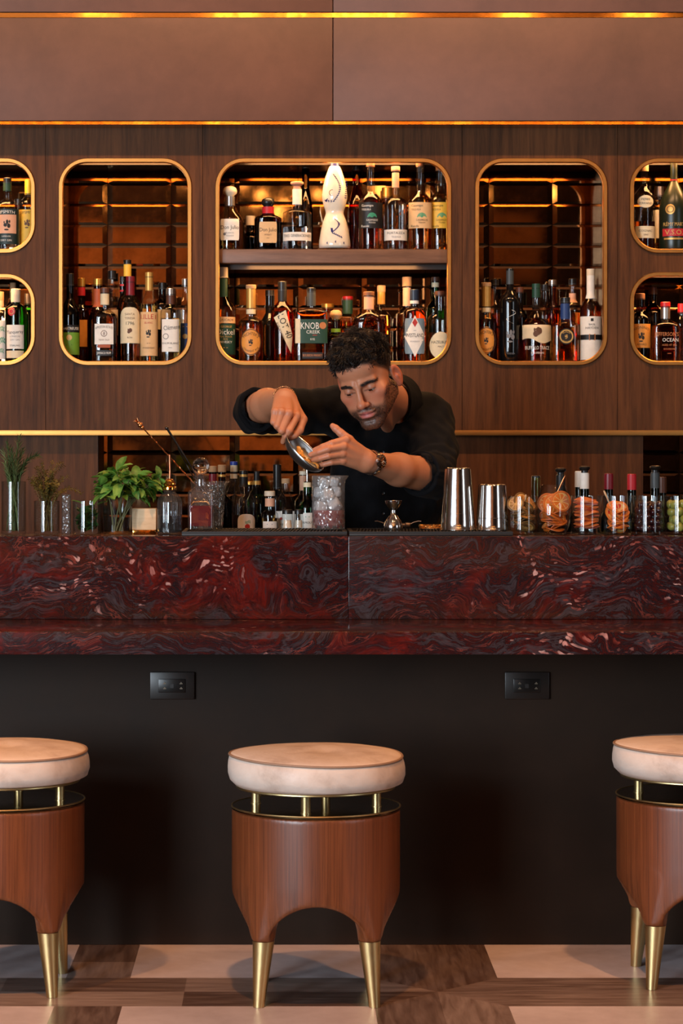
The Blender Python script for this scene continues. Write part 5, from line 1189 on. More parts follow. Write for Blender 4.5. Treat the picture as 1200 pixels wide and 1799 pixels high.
# ------------------------------------------------------------------ bottles standing in the bar well behind the mats
N = WELLZ; G = 'bottles in the bar well'
def well(label, px, ytop, w, wn, ysh, ynk, cap, g_='clear', lq='whisky', fill=None, Y=7.30, **k):
    return bottle(label, px, Y, N, ytop, w, ysh, ynk, wn, cap, g_, lq, fill or ysh, group=G, **k)
well('dark bottle with cork and dark red neck behind the decanter', 374, 819, 34, 13, 885, 868, ('cork', 829, 1.15), 'brown', 'cola', Y=7.42, wrap=('maroon', 833, 852))
well('dark bottle with cork between decanter and blue capped bottle', 390, 817, 34, 13, 884, 866, ('cork', 829, 1.15), 'brown', 'cola', Y=7.36, wrap=[('gold', 834, 838)])
well('clear bottle with blue cap and cork collar', 411, 811, 38, 12, 890, 850, ('blue', 817, 1.15), 'clear', 'cola', 905, Y=7.42, wrap=[('cream', 817, 829), ('black', 829, 832), ('cream', 833, 841)])
well('orange liqueur bottle with white arched label and orange pineapple', 428, 827, 42, 14, 895, 850, ('black', 833, 1.1), 'clear', 'dark', 905, Y=7.26, wrap=[('gold', 833, 838), ('black', 838, 856)], labels=[('arch', 903, 945, 30, 'white', [('#disc', 925, 9, 'red', 0, 2), ('#sprig', 917, 9, 'green', 0, 2, 0)], 5)])
well('green bottle with black pourer and gold neck band', 451, 828, 36, 13, 890, 856, ('black', 845, .8), 'green', 'green', Y=7.42, wrap=('gold', 845, 852))
well('small bottle with white cork and narrow white label', 474, 863, 30, 16, 905, 896, ('cream', 871, 1.2), 'clear', 'gold', 910, Y=7.245, labels=[('rect', 916, 940, 24, 'white', [('#rule', 921, 1.2, 'navy'), ('GIN', 929, 4, 'black')])], wrap=('pink', 876, 890))
well('black bottle with tall black cap', 487, 816, 32, 13, 880, 860, ('black', 858, 1.1), 'black', None, Y=7.45)
well('conical clear flask bottle with cork and white label', 502, 841, 46, 12, 902, 864, ('cork', 849, 1.25), 'clear', 'gold', 905, Y=7.30, labels=[('rect', 898, 945, 36, 'white', [('#disc', 911, 5, 'red', 0, -8), ('MEZCAL', 921, 4, 'black')])])
well('green bottle with steel pourer and white label', 540, 846, 32, 14, 894, 878, ('black', 848, .8), 'green', 'green', Y=7.32, wrap=('cream', 848, 856), labels=[('band', 901, 945, 31, 'white', [('#rule', 908, 1, 'green'), ('VERMOUTH', 918, 4, 'black')])])
p_ = W(538.5, 848, 7.32); r = [o for o in bpy.data.objects if o.get('label', '') == 'green bottle with steel pourer and white label'][0]
MB().tube([(0, 0, p_.z-N), (0, 0, p_.z-N+.025), (-.002, 0, p_.z-N+.05)], [.0045, .0035, .003], 10).build('pour_spout', STEEL, r)
well('slim bottle with orange and white neck paper behind the green bottle', 533, 828, 30, 13, 885, 868, ('cream', 834, 1.1), 'brown', 'cola', Y=7.45, wrap=[('pink', 836, 862)])
well('dark squat bottle behind the orange liqueur bottle', 440, 846, 40, 22, 880, 868, ('gold', 851, 1.1), 'brown', 'cola', Y=7.50)
# two small dasher jars on the well lip, at mat height
for px, lab in ((505, 'small glass dasher jar with black lid, left one behind the mixing glass'), (525, 'small glass dasher jar with black lid, right one beside the mixing glass')):
    Y = 7.125; s = Y/F; zb = ZM; r = empty('dasher_jar', (XP(px, Y), Y, zb), lab, 'jar', 'dasher jars'); z = lambda y: ZP(y, Y)-zb
    w_ = 11 if px == 505 else 9
    MB().lathe([(w_*s, 0), (w_*s, .003), (w_*.86*s, z(906)), (w_*.8*s, z(903))], 24).build('glass_body', TUMBLER, r)
    MB().lathe([(w_*.72*s, .002), (w_*.62*s, z(914))], 20).build('contents', flat((226, 206, 182), .7), r)
    MB().lathe([(w_*.86*s, z(903)), (w_*.86*s, z(897)), (w_*.78*s, z(895))], 24).build('lid', CAPS['black'], r)
# wine bottles on the right, with stoppers
G = 'wine bottles behind the garnish glasses'
def wine(label, px, ytop, col, stop=None, Y=7.33, g_='dkgreen'):
    r = bottle(label, px, Y, N, ytop, 40, ytop+88, ytop+62, 15.5, (col if col in CAPS else 'black', ytop+3, 1.0), g_, 'cola', ytop+84, wrap=(col, ytop+2, ytop+28) if col else None, group=G, name='wine_bottle')
    if stop:
        s = Y/F; zt = ZP(ytop, Y)-N
        MB().lathe([(6*s, zt-.0), (6*s, zt+.006), (9*s, zt+.010), (10*s, zt+.014), (9*s, zt+.018), (5*s, zt+.020)], 24).build('vacuum_stopper', CAPS['black'], r)
wine('olive green wine bottle neck behind the dried lime tumbler', 941.5, 836, 'green' if 0 else None, g_='ygreen')
wine('dark wine bottle with black vacuum stopper behind the stemless glass', 985, 834, 'black', True)
wine('wine bottle with white capsule behind the orange peel tumbler', 1018, 828, 'white', Y=7.42)
wine('wine bottle with white capsule and black vacuum stopper', 1027, 831, 'white', True, Y=7.29)
wine('wine bottle with maroon capsule', 1069.5, 832, 'maroon')
wine('wine bottle with bright red capsule', 1110, 833, 'red')
wine('wine bottle with grey capsule and stopper behind the cherry tumbler', 1151, 830, 'grey', True)
wine('dark wine bottle right of the grey capped bottle', 1163, 838, 'brown', Y=7.44)

# ------------------------------------------------------------------ dried citrus, peel, cherries and olives
def slice_mesh(name, rind, flesh, R, th, n=24, seg=9, warp=.12, seed=0):
    rr = random.Random(seed); v, f, mi = [], [], []
    ph = rr.uniform(0, 6); wz = lambda x, y: warp*R*math.sin(2*math.atan2(y, x)+ph)*(math.hypot(x, y)/R)**2
    def ringv(r, z): b = len(v); v.extend([(r*math.cos(2*PI*i/n), r*math.sin(2*PI*i/n), z+wz(r*math.cos(2*PI*i/n), r*math.sin(2*PI*i/n))) for i in range(n)]); return b
    A = [ringv(R*.8, th*.45), ringv(R*.9, th*.62), ringv(R, th*.3), ringv(R, -th*.3), ringv(R*.9, -th*.62), ringv(R*.8, -th*.45)]
    for a, b in zip(A[:-1], A[1:]):
        for i in range(n): f.append((a+i, b+i, b+(i+1) % n, a+(i+1) % n)); mi.append(0)
    for side in (1, -1):                                 # wedges of flesh, sunk between membranes
        for k in range(seg):
            a0, a1 = 2*PI*(k+.07)/seg, 2*PI*(k+.93)/seg; am = (a0+a1)/2; b = len(v)
            P = [(R*.12*math.cos(am), R*.12*math.sin(am))]+[(R*.76*math.cos(a0+(a1-a0)*q/3), R*.76*math.sin(a0+(a1-a0)*q/3)) for q in range(4)]
            v.extend([(x, y, side*th*.44+wz(x, y)) for x, y in P]); v.append((R*.5*math.cos(am), R*.5*math.sin(am), side*th*.56+wz(R*.5*math.cos(am), R*.5*math.sin(am))))
            for q in range(5): f.append((b+5, b+q, b+(q+1) % 5)[::side]); mi.append(1)
        b = len(v); v.append((0, 0, side*th*.30)); base = A[0] if side > 0 else A[-1]
        for i in range(n): f.append((b, base+i, base+(i+1) % n)[::side]); mi.append(2)
    me = MB().add(v, f).mesh(name, rind, 50); me.materials.append(flesh); 
    pith = flat((222, 168, 98), .6); me.materials.append(pith)
    me.polygons.foreach_set('material_index', mi); me.update(); return me
ORI, ORF = flat((196, 96, 22), .5), flat((206, 104, 28), .35, var=.25)
LMI, LMF = flat((112, 76, 30), .55), flat((176, 116, 50), .4, var=.25)
BLI, BLF = flat((226, 120, 40), .45), flat((186, 42, 24), .3, var=.25)
rnd = random.Random(11)
NTH = ['lowest']+[q+' from the bottom' for q in 'second third fourth fifth sixth seventh eighth ninth tenth eleventh twelfth thirteenth fourteenth fifteenth sixteenth'.split()]
def pile(name, cat, label, group, meshes, px, w, y0, y1, n, tilt=.35, fan=None):
    s = YG/F; cx = XP(px, YG); R = w*s/2-.0065; z0 = ZG+.012; z1 = ZP(y1, YG)
    for k in range(n):
        me = rnd.choice(meshes); t = (k+.5)/n; rr = max(v.co.length for v in me.vertices)
        off = max(0, R-rr*.98); a = rnd.uniform(0, 2*PI)
        x, y = off*math.cos(a), off*math.sin(a)-.002
        ex = rnd.uniform(-tilt, tilt)+(.5 if t > .7 else 0); ey = rnd.uniform(-tilt, tilt)
        zz_ = z0+rr*abs(math.sin(ex))*.6+(z1-z0-rr*.5)*t
        o = link(name, me, None, (cx+x, YG+y, zz_), (ex+.12, ey, rnd.uniform(0, 6)))
        tag(o, label % NTH[k], cat, group)
OS = [slice_mesh('dried_orange_slice', ORI, ORF, r_, .0038, seed=i) for i, r_ in enumerate((.030, .033, .028))]
LS = [slice_mesh('dried_lime_slice', LMI, LMF, r_, .0032, seed=i+9) for i, r_ in enumerate((.024, .027, .022))]
BS = [slice_mesh('dried_blood_orange_slice', BLI, BLF, r_, .0036, seed=i+20, warp=.2) for i, r_ in enumerate((.026, .029, .027))]
pile('dried_lime_slice', 'lime slice', 'dried lime wheel, %s in its clear tumbler', 'dried lime wheels', LS, 919, 52, 930, 886, 16, .5)
def stand(name, me, px, py, Y, rot, label, cat, group): return tag(link(name, me, None, W(px, py, Y), rot), label, cat, group)
for i, (px, py, rz) in enumerate(((906, 885, -.5), (918, 881, .3), (932, 884, .5))): stand('dried_lime_slice', LS[i], px, py, YG+(-.012, 0, .004)[i], (PI/2-.5, rz, .3*i), ('dried lime wheel standing at the left of its tumbler top', 'dried lime wheel standing in the middle of its tumbler top', 'dried lime wheel standing at the right of its tumbler top')[i], 'lime slice', 'dried lime wheels')
pile('dried_orange_slice', 'orange slice', 'dried orange wheel, %s in the stemless wine glass', 'dried orange wheels', OS, 972, 57, 930, 896, 13, .4)
for i, (px, py, rz, dy) in enumerate(((986, 881, .35, -.016), (974, 887, -.2, -.008), (962, 884, -.55, 0))): stand('dried_orange_slice', OS[i], px, py, YG+dy, (PI/2-.25, rz, .2), ('large dried orange wheel facing out at the top right of the stemless glass', 'dried orange wheel tucked behind the front wheel in the stemless glass', 'dried orange wheel leaning left in the stemless glass')[i], 'orange slice', 'dried orange wheels')
pile('dried_blood_orange_slice', 'orange slice', 'dried blood orange wheel, %s in its tumbler', 'dried blood orange wheels', BS, 1085.5, 50, 930, 888, 11, .55)
for i, (px, py, rz) in enumerate(((1088, 897, .3), (1081, 902, -.5))): stand('dried_blood_orange_slice', BS[i], px, py, YG-.012+.006*i, (PI/2-.3, rz, .4*i), ('red dried blood orange wheel facing out of its tumbler', 'red dried blood orange wheel leaning left in its tumbler')[i], 'orange slice', 'dried blood orange wheels')
PEEL = flat((196, 96, 38), .45, var=.25); PEEL2 = flat((140, 50, 26), .45, var=.25)
for k in range(15):
    y = 928-3.4*k; a = rnd.uniform(-.4, .4); x0 = rnd.uniform(-3, 3); pts = []
    s = YG/F; L_ = rnd.uniform(19, 22)
    q0 = rnd.uniform(-.012, .008)
    pts = [Vector((( -L_+2*L_*i/8)*s, q0+.010*math.sin(i*.6+k), math.sin(i*.8+k*1.3)*.0025+a*(i-4)*.003)) for i in range(9)]
    pts = [Vector((max(-.036, min(.036, p.x)), p.y, p.z)) for p in pts]
    o = MB().tube(pts, [.002, .0045, .006, .007, .0075, .007, .006, .0045, .002], 8, flat_=.33).build('dried_peel_strip', PEEL if k % 3 else PEEL2, None, (XP(1030, YG)+x0*s*.4, YG, ZP(y, YG)+.004))
    tag(o, 'dried orange peel strip stacked flat in its tumbler, %s' % NTH[k], 'peel', 'dried peel strips')
def pack(n, r, R, z0, seed, iters=160):
    g = np.random.RandomState(seed); P = np.stack([g.uniform(-R*.6, R*.6, n), g.uniform(-R*.6, R*.6, n), z0+r+g.uniform(0, .16, n)], 1)
    for it in range(iters):
        P[:, 2] -= .0012
        for _ in range(3):
            D = P[:, None]-P[None]; d = np.linalg.norm(D, axis=2)+np.eye(n); ov = np.clip(2*r-d, 0, None)*(1-np.eye(n)); P += (D/d[..., None]*ov[..., None]*.5).sum(1)*.7
            q = np.hypot(P[:, 0], P[:, 1]); k = np.minimum(1, (R-r)/np.maximum(q, 1e-6)); P[:, 0] *= k; P[:, 1] *= k; P[:, 2] = np.maximum(P[:, 2], z0+r)
    return P
CH = flat((46, 10, 14), .12, var=.2, Coat_Weight=.5); OL = flat((150, 146, 66), .3, var=.15); PIM = flat((186, 74, 40), .4)
cm = MB().ball((0, 0, 0), .0098, 14, 10).mesh('cherry', CH, 180)
for p in pack(74, .0097, .0405, 0, 4):
    tag(link('cherry', cm, None, (XP(1140, YG)+p[0], YG+p[1], ZG+.010+p[2]), (rnd.uniform(0, 3), rnd.uniform(0, 3), 0)), 'glossy dark cherry heaped in its rounded tumbler', 'cherry', 'cherries in the tumbler')
om = MB().ball((0, 0, 0), (.0118, .0118, .0150), 16, 10).mesh('olive', OL, 180); pm = MB().ball((0, 0, .0142), (.0036, .0036, .0016), 10, 6).mesh('pit_hole', flat((70, 62, 26), .5), 180)
for p in pack(26, .0126, .0405, 0, 8):
    o = tag(link('olive', om, None, (XP(1196, YG)+p[0], YG+p[1], ZG+.010+p[2]), (rnd.uniform(0, 3), rnd.uniform(0, 3), rnd.uniform(0, 3))), 'green olive heaped in the tumbler at the right edge', 'olive', 'olives in the tumbler')
    link('pit_hole', pm, o)
# small wooden picks and spoons standing in the garnish glasses
for a, b, lab, col in (((993, 836), (972, 880), 'small copper spoon handle standing in the stemless glass', PINK), ((1061, 862), (1076, 896), 'pale wooden spoon handle leaning in the blood orange tumbler', PALE), ((924, 869), (921, 895), 'wooden pick standing in the dried lime tumbler', PALE)):
    p, q = W(*a, YG-.01), W(*b, YG-.002); d = p-q
    r = empty('garnish_spoon', q, lab, 'spoon', 'spoons in the garnish glasses')
    MB().tube([(0, 0, 0), d*.5, d*.9, d], [.0018, .0022, .0034, .0022], 8, flat_=.6).build('handle', col, r)
    MB().ball((0, 0, -.004), (.006, .003, .008), 10, 7).build('bowl', col, r)
# ------------------------------------------------------------------ the bartender
def rotm(pitch, yaw, roll):
    c, s_ = math.cos(pitch), math.sin(pitch); A = np.array([[1, 0, 0], [0, c, -s_], [0, s_, c]])
    c, s_ = math.cos(yaw), math.sin(yaw); B = np.array([[c, s_, 0], [-s_, c, 0], [0, 0, 1]])
    c, s_ = math.cos(roll), math.sin(roll); D_ = np.array([[c, 0, -s_], [0, 1, 0], [s_, 0, c]])
    return D_ @ B @ A
HR = rotm(math.radians(21), math.radians(20), math.radians(13)); HS = 1.04
V3 = lambda px, py, Y: np.array(W(px, py, Y))
HC = V3(632, 686.5, 7.075)-HR @ (np.array([0, -.086, 0])*HS)
def h_local(p): return ((p-HC) @ HR)/HS
def h_world(q): return (np.asarray(q) @ HR.T)*HS+HC
def mir(p): q = p.copy(); q[:, 0] = np.abs(q[:, 0]); return q
def head_sdf(p):                                          # p in head space: x to his left, face towards -y, z up
    m = mir(p)
    d = s_ell(p, (0, .016, .044), (.0755, .096, .082))
    d = smin(d, s_ell(p, (0, -.030, -.022), (.0615, .060, .078)), .03)
    d = smin(d, s_cone(m, (.0500, .010, -.056), (.014, -.078, -.100), .0225, .0170), .022)
    d = smin(d, s_ell(p, (0, -.082, -.101), (.021, .017, .016)), .016)
    d = smin(d, s_ell(m, (.046, -.058, -.020), (.021, .024, .018)), .022)
    d = smin(d, s_ell(m, (.034, -.062, -.055), (.022, .022, .026)), .02)
    d = smin(d, s_ell(p, (0, -.064, .058), (.052, .032, .036)), .025)      # forehead
    d = smin(d, s_cone(m, (.010, -.0925, .0205), (.042, -.074, .0185), .0085, .0075), .012)     # brow ridge
    d = smax(d, -s_ell(m, (.0315, -.103, .001), (.0165, .0170, .0100)), .012)    # eye sockets
    d = smin(d, s_cone(p, (0, -.0935, .012), (0, -.1130, -.030), .0068, .0088), .010)  # nose
    d = smin(d, s_ell(p, (0, -.1140, -.0335), (.0120, .0120, .0105)), .008)
    d = smin(d, s_ell(m, (.0120, -.1020, -.0375), (.0072, .0105, .0072)), .006)
    d = smax(d, -s_ell(m, (.0062, -.1090, -.0440), (.0036, .0050, .0034)), .003)
    d = smin(d, s_ell(p, (0, -.083, -.066), (.027, .0165, .024)), .014)     # muzzle
    d = smin(d, s_ell(m, (.0145, -.0955, -.0590), (.0125, .0050, .0045)), .006)  # upper lip
    d = smin(d, s_ell(p, (0, -.0965, -.0745), (.0180, .0062, .0056)), .005)    # lower lip
    d = smax(d, -s_cone(m, (0, -.1040, -.0662), (.0225, -.0930, -.0670), .0026, .0014), .003)   # parting of the lips
    d = smax(d, -s_ell(p, (0, -.1010, -.0865), (.017, .0060, .0050)), .008)
    # lids over the lowered eyes
    eye = np.linalg.norm(m-np.array([.0315, -.0770, .0000]), axis=1)
    up = np.maximum(eye-.0139, -(m[:, 2]+.0022+.35*(m[:, 1]+.0795)*0)); lo = np.maximum(eye-.0136, m[:, 2]+.0062)
    d = smin(d, up, .0035); d = smin(d, lo, .0035)
    # ears
    R = np.array([[.86, -.50, 0], [.50, .86, 0], [0, 0, 1]]); q = m-np.array([.0775, .020, -.016]); q = q @ R.T
    t = math.radians(-14); q = np.stack([q[:, 0], q[:, 1]*math.cos(t)-q[:, 2]*math.sin(t), q[:, 1]*math.sin(t)+q[:, 2]*math.cos(t)], 1)
    ear = s_ell(q, (.004, 0, .002), (.0075, .0185, .0310)); ear = smax(ear, -s_ell(q, (.0115, -.003, .006), (.0075, .0105, .0185)), .004)
    ear = smin(ear, s_ell(q, (.008, -.003, -.004), (.004, .005, .009)), .004); ear = smin(ear, s_ell(q, (.003, -.006, -.026), (.006, .009, .010)), .008)
    return smin(d, ear, .006)
NB = V3(690, 706, 7.41)                                  # base of the neck
def skin_top(p):
    q = h_local(p); d = head_sdf(q)*HS
    d = smin(d, s_cone(p, h_world((0, .030, -.052)), NB, .0530, .0570), .026)
    d = smin(d, s_cone(p, h_world((.008, -.022, -.080)), V3(687, 758, 7.485), .016, .022), .03)
    d = smin(d, s_ell(p, V3(688, 800, 7.575), (.130, .090, .120)), .04)
    return d
def chain(p, pts, k=.004, d0=None):
    d = d0
    for (a, ra), (b, rb) in zip(pts[:-1], pts[1:]):
        c = s_cone(p, a, b, ra, rb); d = c if d is None else smin(d, c, k)
    return d
def J(px, py, Y, r): return (V3(px, py, Y), r)
# left hand, held open over the glass, and its forearm
L_WR = J(645, 811, 7.01, .0270)
LM = [J(608, 772.5, 6.955, .0112), J(603.5, 784.5, 6.945, .0116), J(601.5, 797.5, 6.948, .0112), J(602, 810, 6.958, .0104)]
LF = [[J(583, 779, 6.930, .0094), J(567, 785, 6.933, .0086), J(554, 790.5, 6.945, .0074)], [J(577, 788.5, 6.920, .0097), J(561, 794, 6.926, .0088), J(546.5, 799, 6.940, .0074)],
      [J(577.5, 801, 6.926, .0094), J(563, 805, 6.930, .0085), J(550, 808.5, 6.945, .0072)], [J(582, 812.5, 6.940, .0083), J(570.5, 815.5, 6.943, .0076), J(559.5, 818.5, 6.953, .0066)]]
LT = [J(634, 799, 7.00, .0180), J(613, 773, 6.985, .0138), J(598.5, 760.5, 6.985, .0112), J(590, 753, 6.987, .0102), J(584.5, 748.5, 6.990, .0082)]
def digits(d, p, fs):                                    # creases over the joints and flat nails near the tips
    for f in fs:
        for (a, ra), k in ((f[0], .0011), (f[-2], .0008)):
            t = np.array(f[-1][0]-f[0][0]); t /= np.linalg.norm(t); w_ = (p-a) @ t; near = np.linalg.norm(p-a, axis=1) < ra*1.6
            d = d+near*k*np.exp(-(w_/.0011)**2)*(.5+.5*np.cos(w_*2400))
        tip, rt = f[-1]; t = np.array(tip-f[-2][0]); t /= np.linalg.norm(t); up = np.array([0, -1.0, .25]); up -= t*(up @ t); up /= np.linalg.norm(up)
        n = s_ell(p, tip-t*.0005+up*rt*.86, (.0062, .0062, .0062)); flat_n = np.maximum(n, ((p-tip) @ up)-rt*.93); d = np.minimum(d, flat_n)
    return d
def arm_L(p):
    d = s_cone(p, V3(752, 834, 7.27), V3(700, 825, 7.14), .0520, .0450)
    d = smin(d, s_cone(p, V3(700, 825, 7.14), L_WR[0], .0450, .0275), .02)
    palm = None
    for (m, r) in LM:
        c = s_cone(p, L_WR[0]+(m-L_WR[0])*.12+(m-np.mean([q[0] for q in LM], 0))*.42, m, .0170, r+.0006); palm = c if palm is None else smin(palm, c, .009)
    d = smin(d, palm, .016)
    for m, f in zip(LM, LF): d = smin(d, chain(p, [m]+f, .0025), .0035)
    d = smin(d, chain(p, LT, .004), .009)
    for m, r in LM: d = smin(d, np.linalg.norm(p-(m+np.array([0, -.0035, .001])), axis=1)-.0088, .006)
    return digits(d, p, LF+[LT[-3:]])
R_WR = J(501, 699, 7.065, .0275)
RM = [J(521, 731, 6.990, .0114), J(507.5, 726.5, 6.968, .0118), J(494.5, 724.5, 6.963, .0114), J(483, 724, 6.970, .0104)]
RF = [[J(508, 757, 6.955, .0100), J(501.5, 767, 6.960, .0089), J(497.5, 775.5, 6.972, .0076)], [J(495, 757, 6.948, .0100), J(503, 763, 6.975, .0090), J(510, 758, 6.995, .0080)],
      [J(487, 748.5, 6.950, .0096), J(494, 757, 6.980, .0088), J(502, 753, 7.000, .0078)], [J(480, 741.5, 6.958, .0086), J(486, 749, 6.985, .0078), J(493, 747, 7.003, .0070)]]
RT = [J(514, 712, 7.050, .0180), J(531, 737, 7.015, .0142), J(526, 756, 6.990, .0116), J(518, 764, 6.980, .0102), J(511, 769, 6.978, .0086)]
def arm_R(p):
    d = s_cone(p, V3(455, 717, 7.36), V3(470, 712, 7.24), .0500, .0460)
    d = smin(d, s_cone(p, V3(470, 712, 7.24), R_WR[0], .0460, .0280), .02)
    palm = None
    for (m, r) in RM:
        c = s_cone(p, R_WR[0]+(m-R_WR[0])*.12+(m-np.mean([q[0] for q in RM], 0))*.42, m, .0175, r+.0006); palm = c if palm is None else smin(palm, c, .009)
    d = smin(d, palm, .016)
    for m, f in zip(RM, RF): d = smin(d, chain(p, [m]+f, .0025), .0032)
    d = smin(d, chain(p, RT, .004), .009)
    for m, r in RM: d = smin(d, np.linalg.norm(p-(m+np.array([0, -.0035, .002])), axis=1)-.0092, .006)
    return digits(d, p, RF[:1])
HIP = V3(676, 985, 7.72); CH_ = V3(688, 800, 7.56)
SHL, SHR = V3(752, 738, 7.50), V3(600, 722, 7.50); ELL, ELR = V3(764, 836, 7.28), V3(447, 724, 7.375)
def trunk(p, e=0.0):
    d = s_ell(p, CH_, (.178+e, .112+e, .205+e))
    d = smin(d, s_cone(p, CH_+np.array([-.045, 0, -.05]), HIP+np.array([-.05, 0, 0]), .115+e, .118+e), .06)
    d = smin(d, s_cone(p, CH_+np.array([.045, 0, -.05]), HIP+np.array([.05, 0, 0]), .115+e, .118+e), .06)
    d = smin(d, s_cone(p, SHR, SHL, .060+e, .060+e), .07)
    return smin(d, s_cone(p, NB+np.array([0, .03, -.03]), CH_, .062+e, .10+e), .05)
def body_coarse(p):
    d = trunk(p, -.012)
    for a, b in ((SHL, ELL), (SHR, ELR)): d = smin(d, s_cone(p, a, b, .050, .042), .03)
    d = smin(d, s_cone(p, ELL, V3(730, 830, 7.215), .042, .036), .01); d = smin(d, s_cone(p, ELR, V3(458, 716, 7.31), .042, .036), .01)
    for sg in (-1, 1):
        h = HIP+np.array([sg*.085, .01, -.02]); k = np.array([h[0]+sg*.015, h[1]-.0, .50]); a = np.array([h[0]+sg*.02, h[1]+.03, .08])
        d = smin(d, s_cone(p, h, k, .078, .055), .04); d = smin(d, s_cone(p, k, a, .055, .040), .02)
    return d
def fold(p, d):                                          # wrinkles in the cloth
    x, y, z = p[:, 0], p[:, 1], p[:, 2]
    w_ = .0026*np.sin(46*x+30*z+3*np.sin(17*z+9*x))+.0019*np.sin(80*z-38*x+2.5*np.sin(23*x+5))+.0012*np.sin(120*x+70*y+4*np.sin(31*z))
    for e, ax in ((ELL, ELL-SHL), (ELR, ELR-SHR)):
        ax = ax/np.linalg.norm(ax); t = (p-e) @ ax; r = np.linalg.norm(p-e, axis=1); w_ = w_+.0042*np.sin(t*150+14*x+6*z)*np.exp(-(r/.10)**2)
    return d+w_
def shirt(p):
    d = trunk(p)
    d = smin(d, chain(p, [(SHL, .078), ((SHL+ELL)/2+np.array([.008, .01, 0]), .068), (ELL, .0660)], .02), .035)
    d = smin(d, chain(p, [(SHR, .074), ((SHR+ELR)/2+np.array([0, .0, .002]), .066), (ELR, .0620)], .02), .035)
    d = smin(d, s_cone(p, ELL, V3(741, 831, 7.235), .0640, .0590), .012); d = smin(d, s_cone(p, ELR, V3(457, 719, 7.325), .0600, .0570), .012)
    d = fold(p, d)
    # openings: the neck, and the ends of the rolled sleeves
    neck = s_cone(p, NB+np.array([0, .004, -.015]), NB+np.array([-.03, -.07, .10]), .0545, .078)
    d = smax(d, -neck, .006)
    vee = s_cone(p, V3(682, 728, 7.36), V3(671, 768, 7.38), .040, .006); d = smax(d, -vee, .006)
    d = smax(d, -s_cone(p, V3(744, 832, 7.245), V3(715, 827, 7.17), .0520, .0490), .003); d = smax(d, -s_cone(p, V3(453, 718, 7.345), V3(464, 713, 7.27), .0515, .0490), .003)
    return d
def cuff(p):
    d = None
    for a, b, r in ((V3(757, 834.5, 7.270), V3(738, 830.5, 7.224), .0605), (V3(449, 722, 7.362), V3(455.5, 718.5, 7.312), .0575)):
        ax = (b-a)/np.linalg.norm(b-a); t = (p-a) @ ax; L_ = np.linalg.norm(b-a); q = p-a-t[:, None]*ax; rr = np.linalg.norm(q, axis=1)
        ang = np.arctan2(q[:, 2], q[:, 0]+q[:, 1]); rad = r+.0022*np.sin(3*ang+1)+.0012*np.sin(8*ang)
        c = np.hypot(np.maximum(np.abs(rr-rad)-.0035, 0), np.maximum(np.abs(t-L_/2)-L_/2+.006*np.sin(2*ang)*.3, 0))-.0042
        d = c if d is None else np.minimum(d, c)
    return d
# skin: one mesh, coloured by where it lies on the head
t = NT('tanned_skin'); at = t.n('Attribute', attribute_name='skin'); nz = t.noise(t.coord((1, 1, 1)), 420, 3, .6); n2 = t.noise(t.coord((1, 1, 1)), 38, 4, .6)
t.principled(Base_Color=t.mix(t.math('MULTIPLY', n2, .35), at.outputs['Color'], t.mix(1.0, at.outputs['Color'], srgb((236, 196, 176)), 'MULTIPLY')), Roughness=.46, Subsurface_Weight=.12, Subsurface_Radius=(.012, .005, .003), Subsurface_Scale=.5, Normal=t.bump(nz, .12, .002))
SKIN = t.m
man = empty('person', (HIP[0], HIP[1], 0), 'man in black shirt with rolled sleeves bending over a mixing glass with a steel scoop', 'person')
off = np.array([HIP[0], HIP[1], 0.0])
def to_man(P): return P-off
c0 = HC; lo = np.array([HC[0]-.150, HC[1]-.150, HC[2]-.215]); hi = np.array([HC[0]+.185, HC[1]+.40, HC[2]+.180])
PT, QT = surface_nets(skin_top, lo, hi, .0024, 26)
def bb(js, pad): A_ = np.array([j[0] for j in js]); return A_.min(0)-pad, A_.max(0)+pad
l0, l1 = bb(LM+sum(LF, [])+LT+[L_WR, J(752, 834, 7.27, 0)], .062); PL, QL = surface_nets(arm_L, l0, l1, .0021, 24)
r0, r1 = bb(RM+sum(RF, [])+RT+[R_WR, J(455, 717, 7.36, 0)], .062); PR, QR = surface_nets(arm_R, r0, r1, .0021, 24)
PB, QB = surface_nets(body_coarse, (-.35, 7.1, .04), (.75, 8.0, 1.62), .011, 20)
n1, n2_, n3 = len(PT), len(PT)+len(PL), len(PT)+len(PL)+len(PR)
PA = np.concatenate([PT, PL, PR, PB]); QA = np.concatenate([QT, QL+n1, QR+n2_, QB+n3])
me = np_mesh('body', to_man(PA), QA, SKIN)
col = np.tile(np.array(srgb((196, 134, 100))), (len(PA), 1)); q = h_local(PT); m = mir(q)
sstep = lambda a, b, x: np.clip((x-a)/(b-a), 0, 1)**2*(3-2*np.clip((x-a)/(b-a), 0, 1))
def blend(w_, c): col[:len(w_)] = col[:len(w_)]*(1-w_[:, None])+np.array(srgb(c))*w_[:, None]
headw = sstep(.17, .14, np.linalg.norm(q-np.array([0, 0, 0]), axis=1))
blend(headw*.55*np.exp(-(np.linalg.norm((m-np.array([.045, -.075, -.025]))/np.array([.03, .05, .022]), axis=1))**2), (196, 108, 82))
blend(headw*.5*np.exp(-(np.linalg.norm((q-np.array([0, -.115, -.036]))/np.array([.016, .02, .014]), axis=1))**2), (190, 104, 80))
blend(.6*sstep(.072, .080, m[:, 0])*sstep(.05, .03, np.abs(q[:, 2]+.016)), (198, 100, 72))
noise_ = .5+.5*np.sin(q[:, 0]*900+3*np.sin(q[:, 2]*700))*np.sin(q[:, 2]*1100+2*np.sin(q[:, 1]*800))
jawline = -.044-.55*(q[:, 1]+.085)*1.0+.0*m[:, 0]        # beard edge climbs towards the ear
edge = -.054+2.1*np.clip(m[:, 0]-.049, 0, .03)
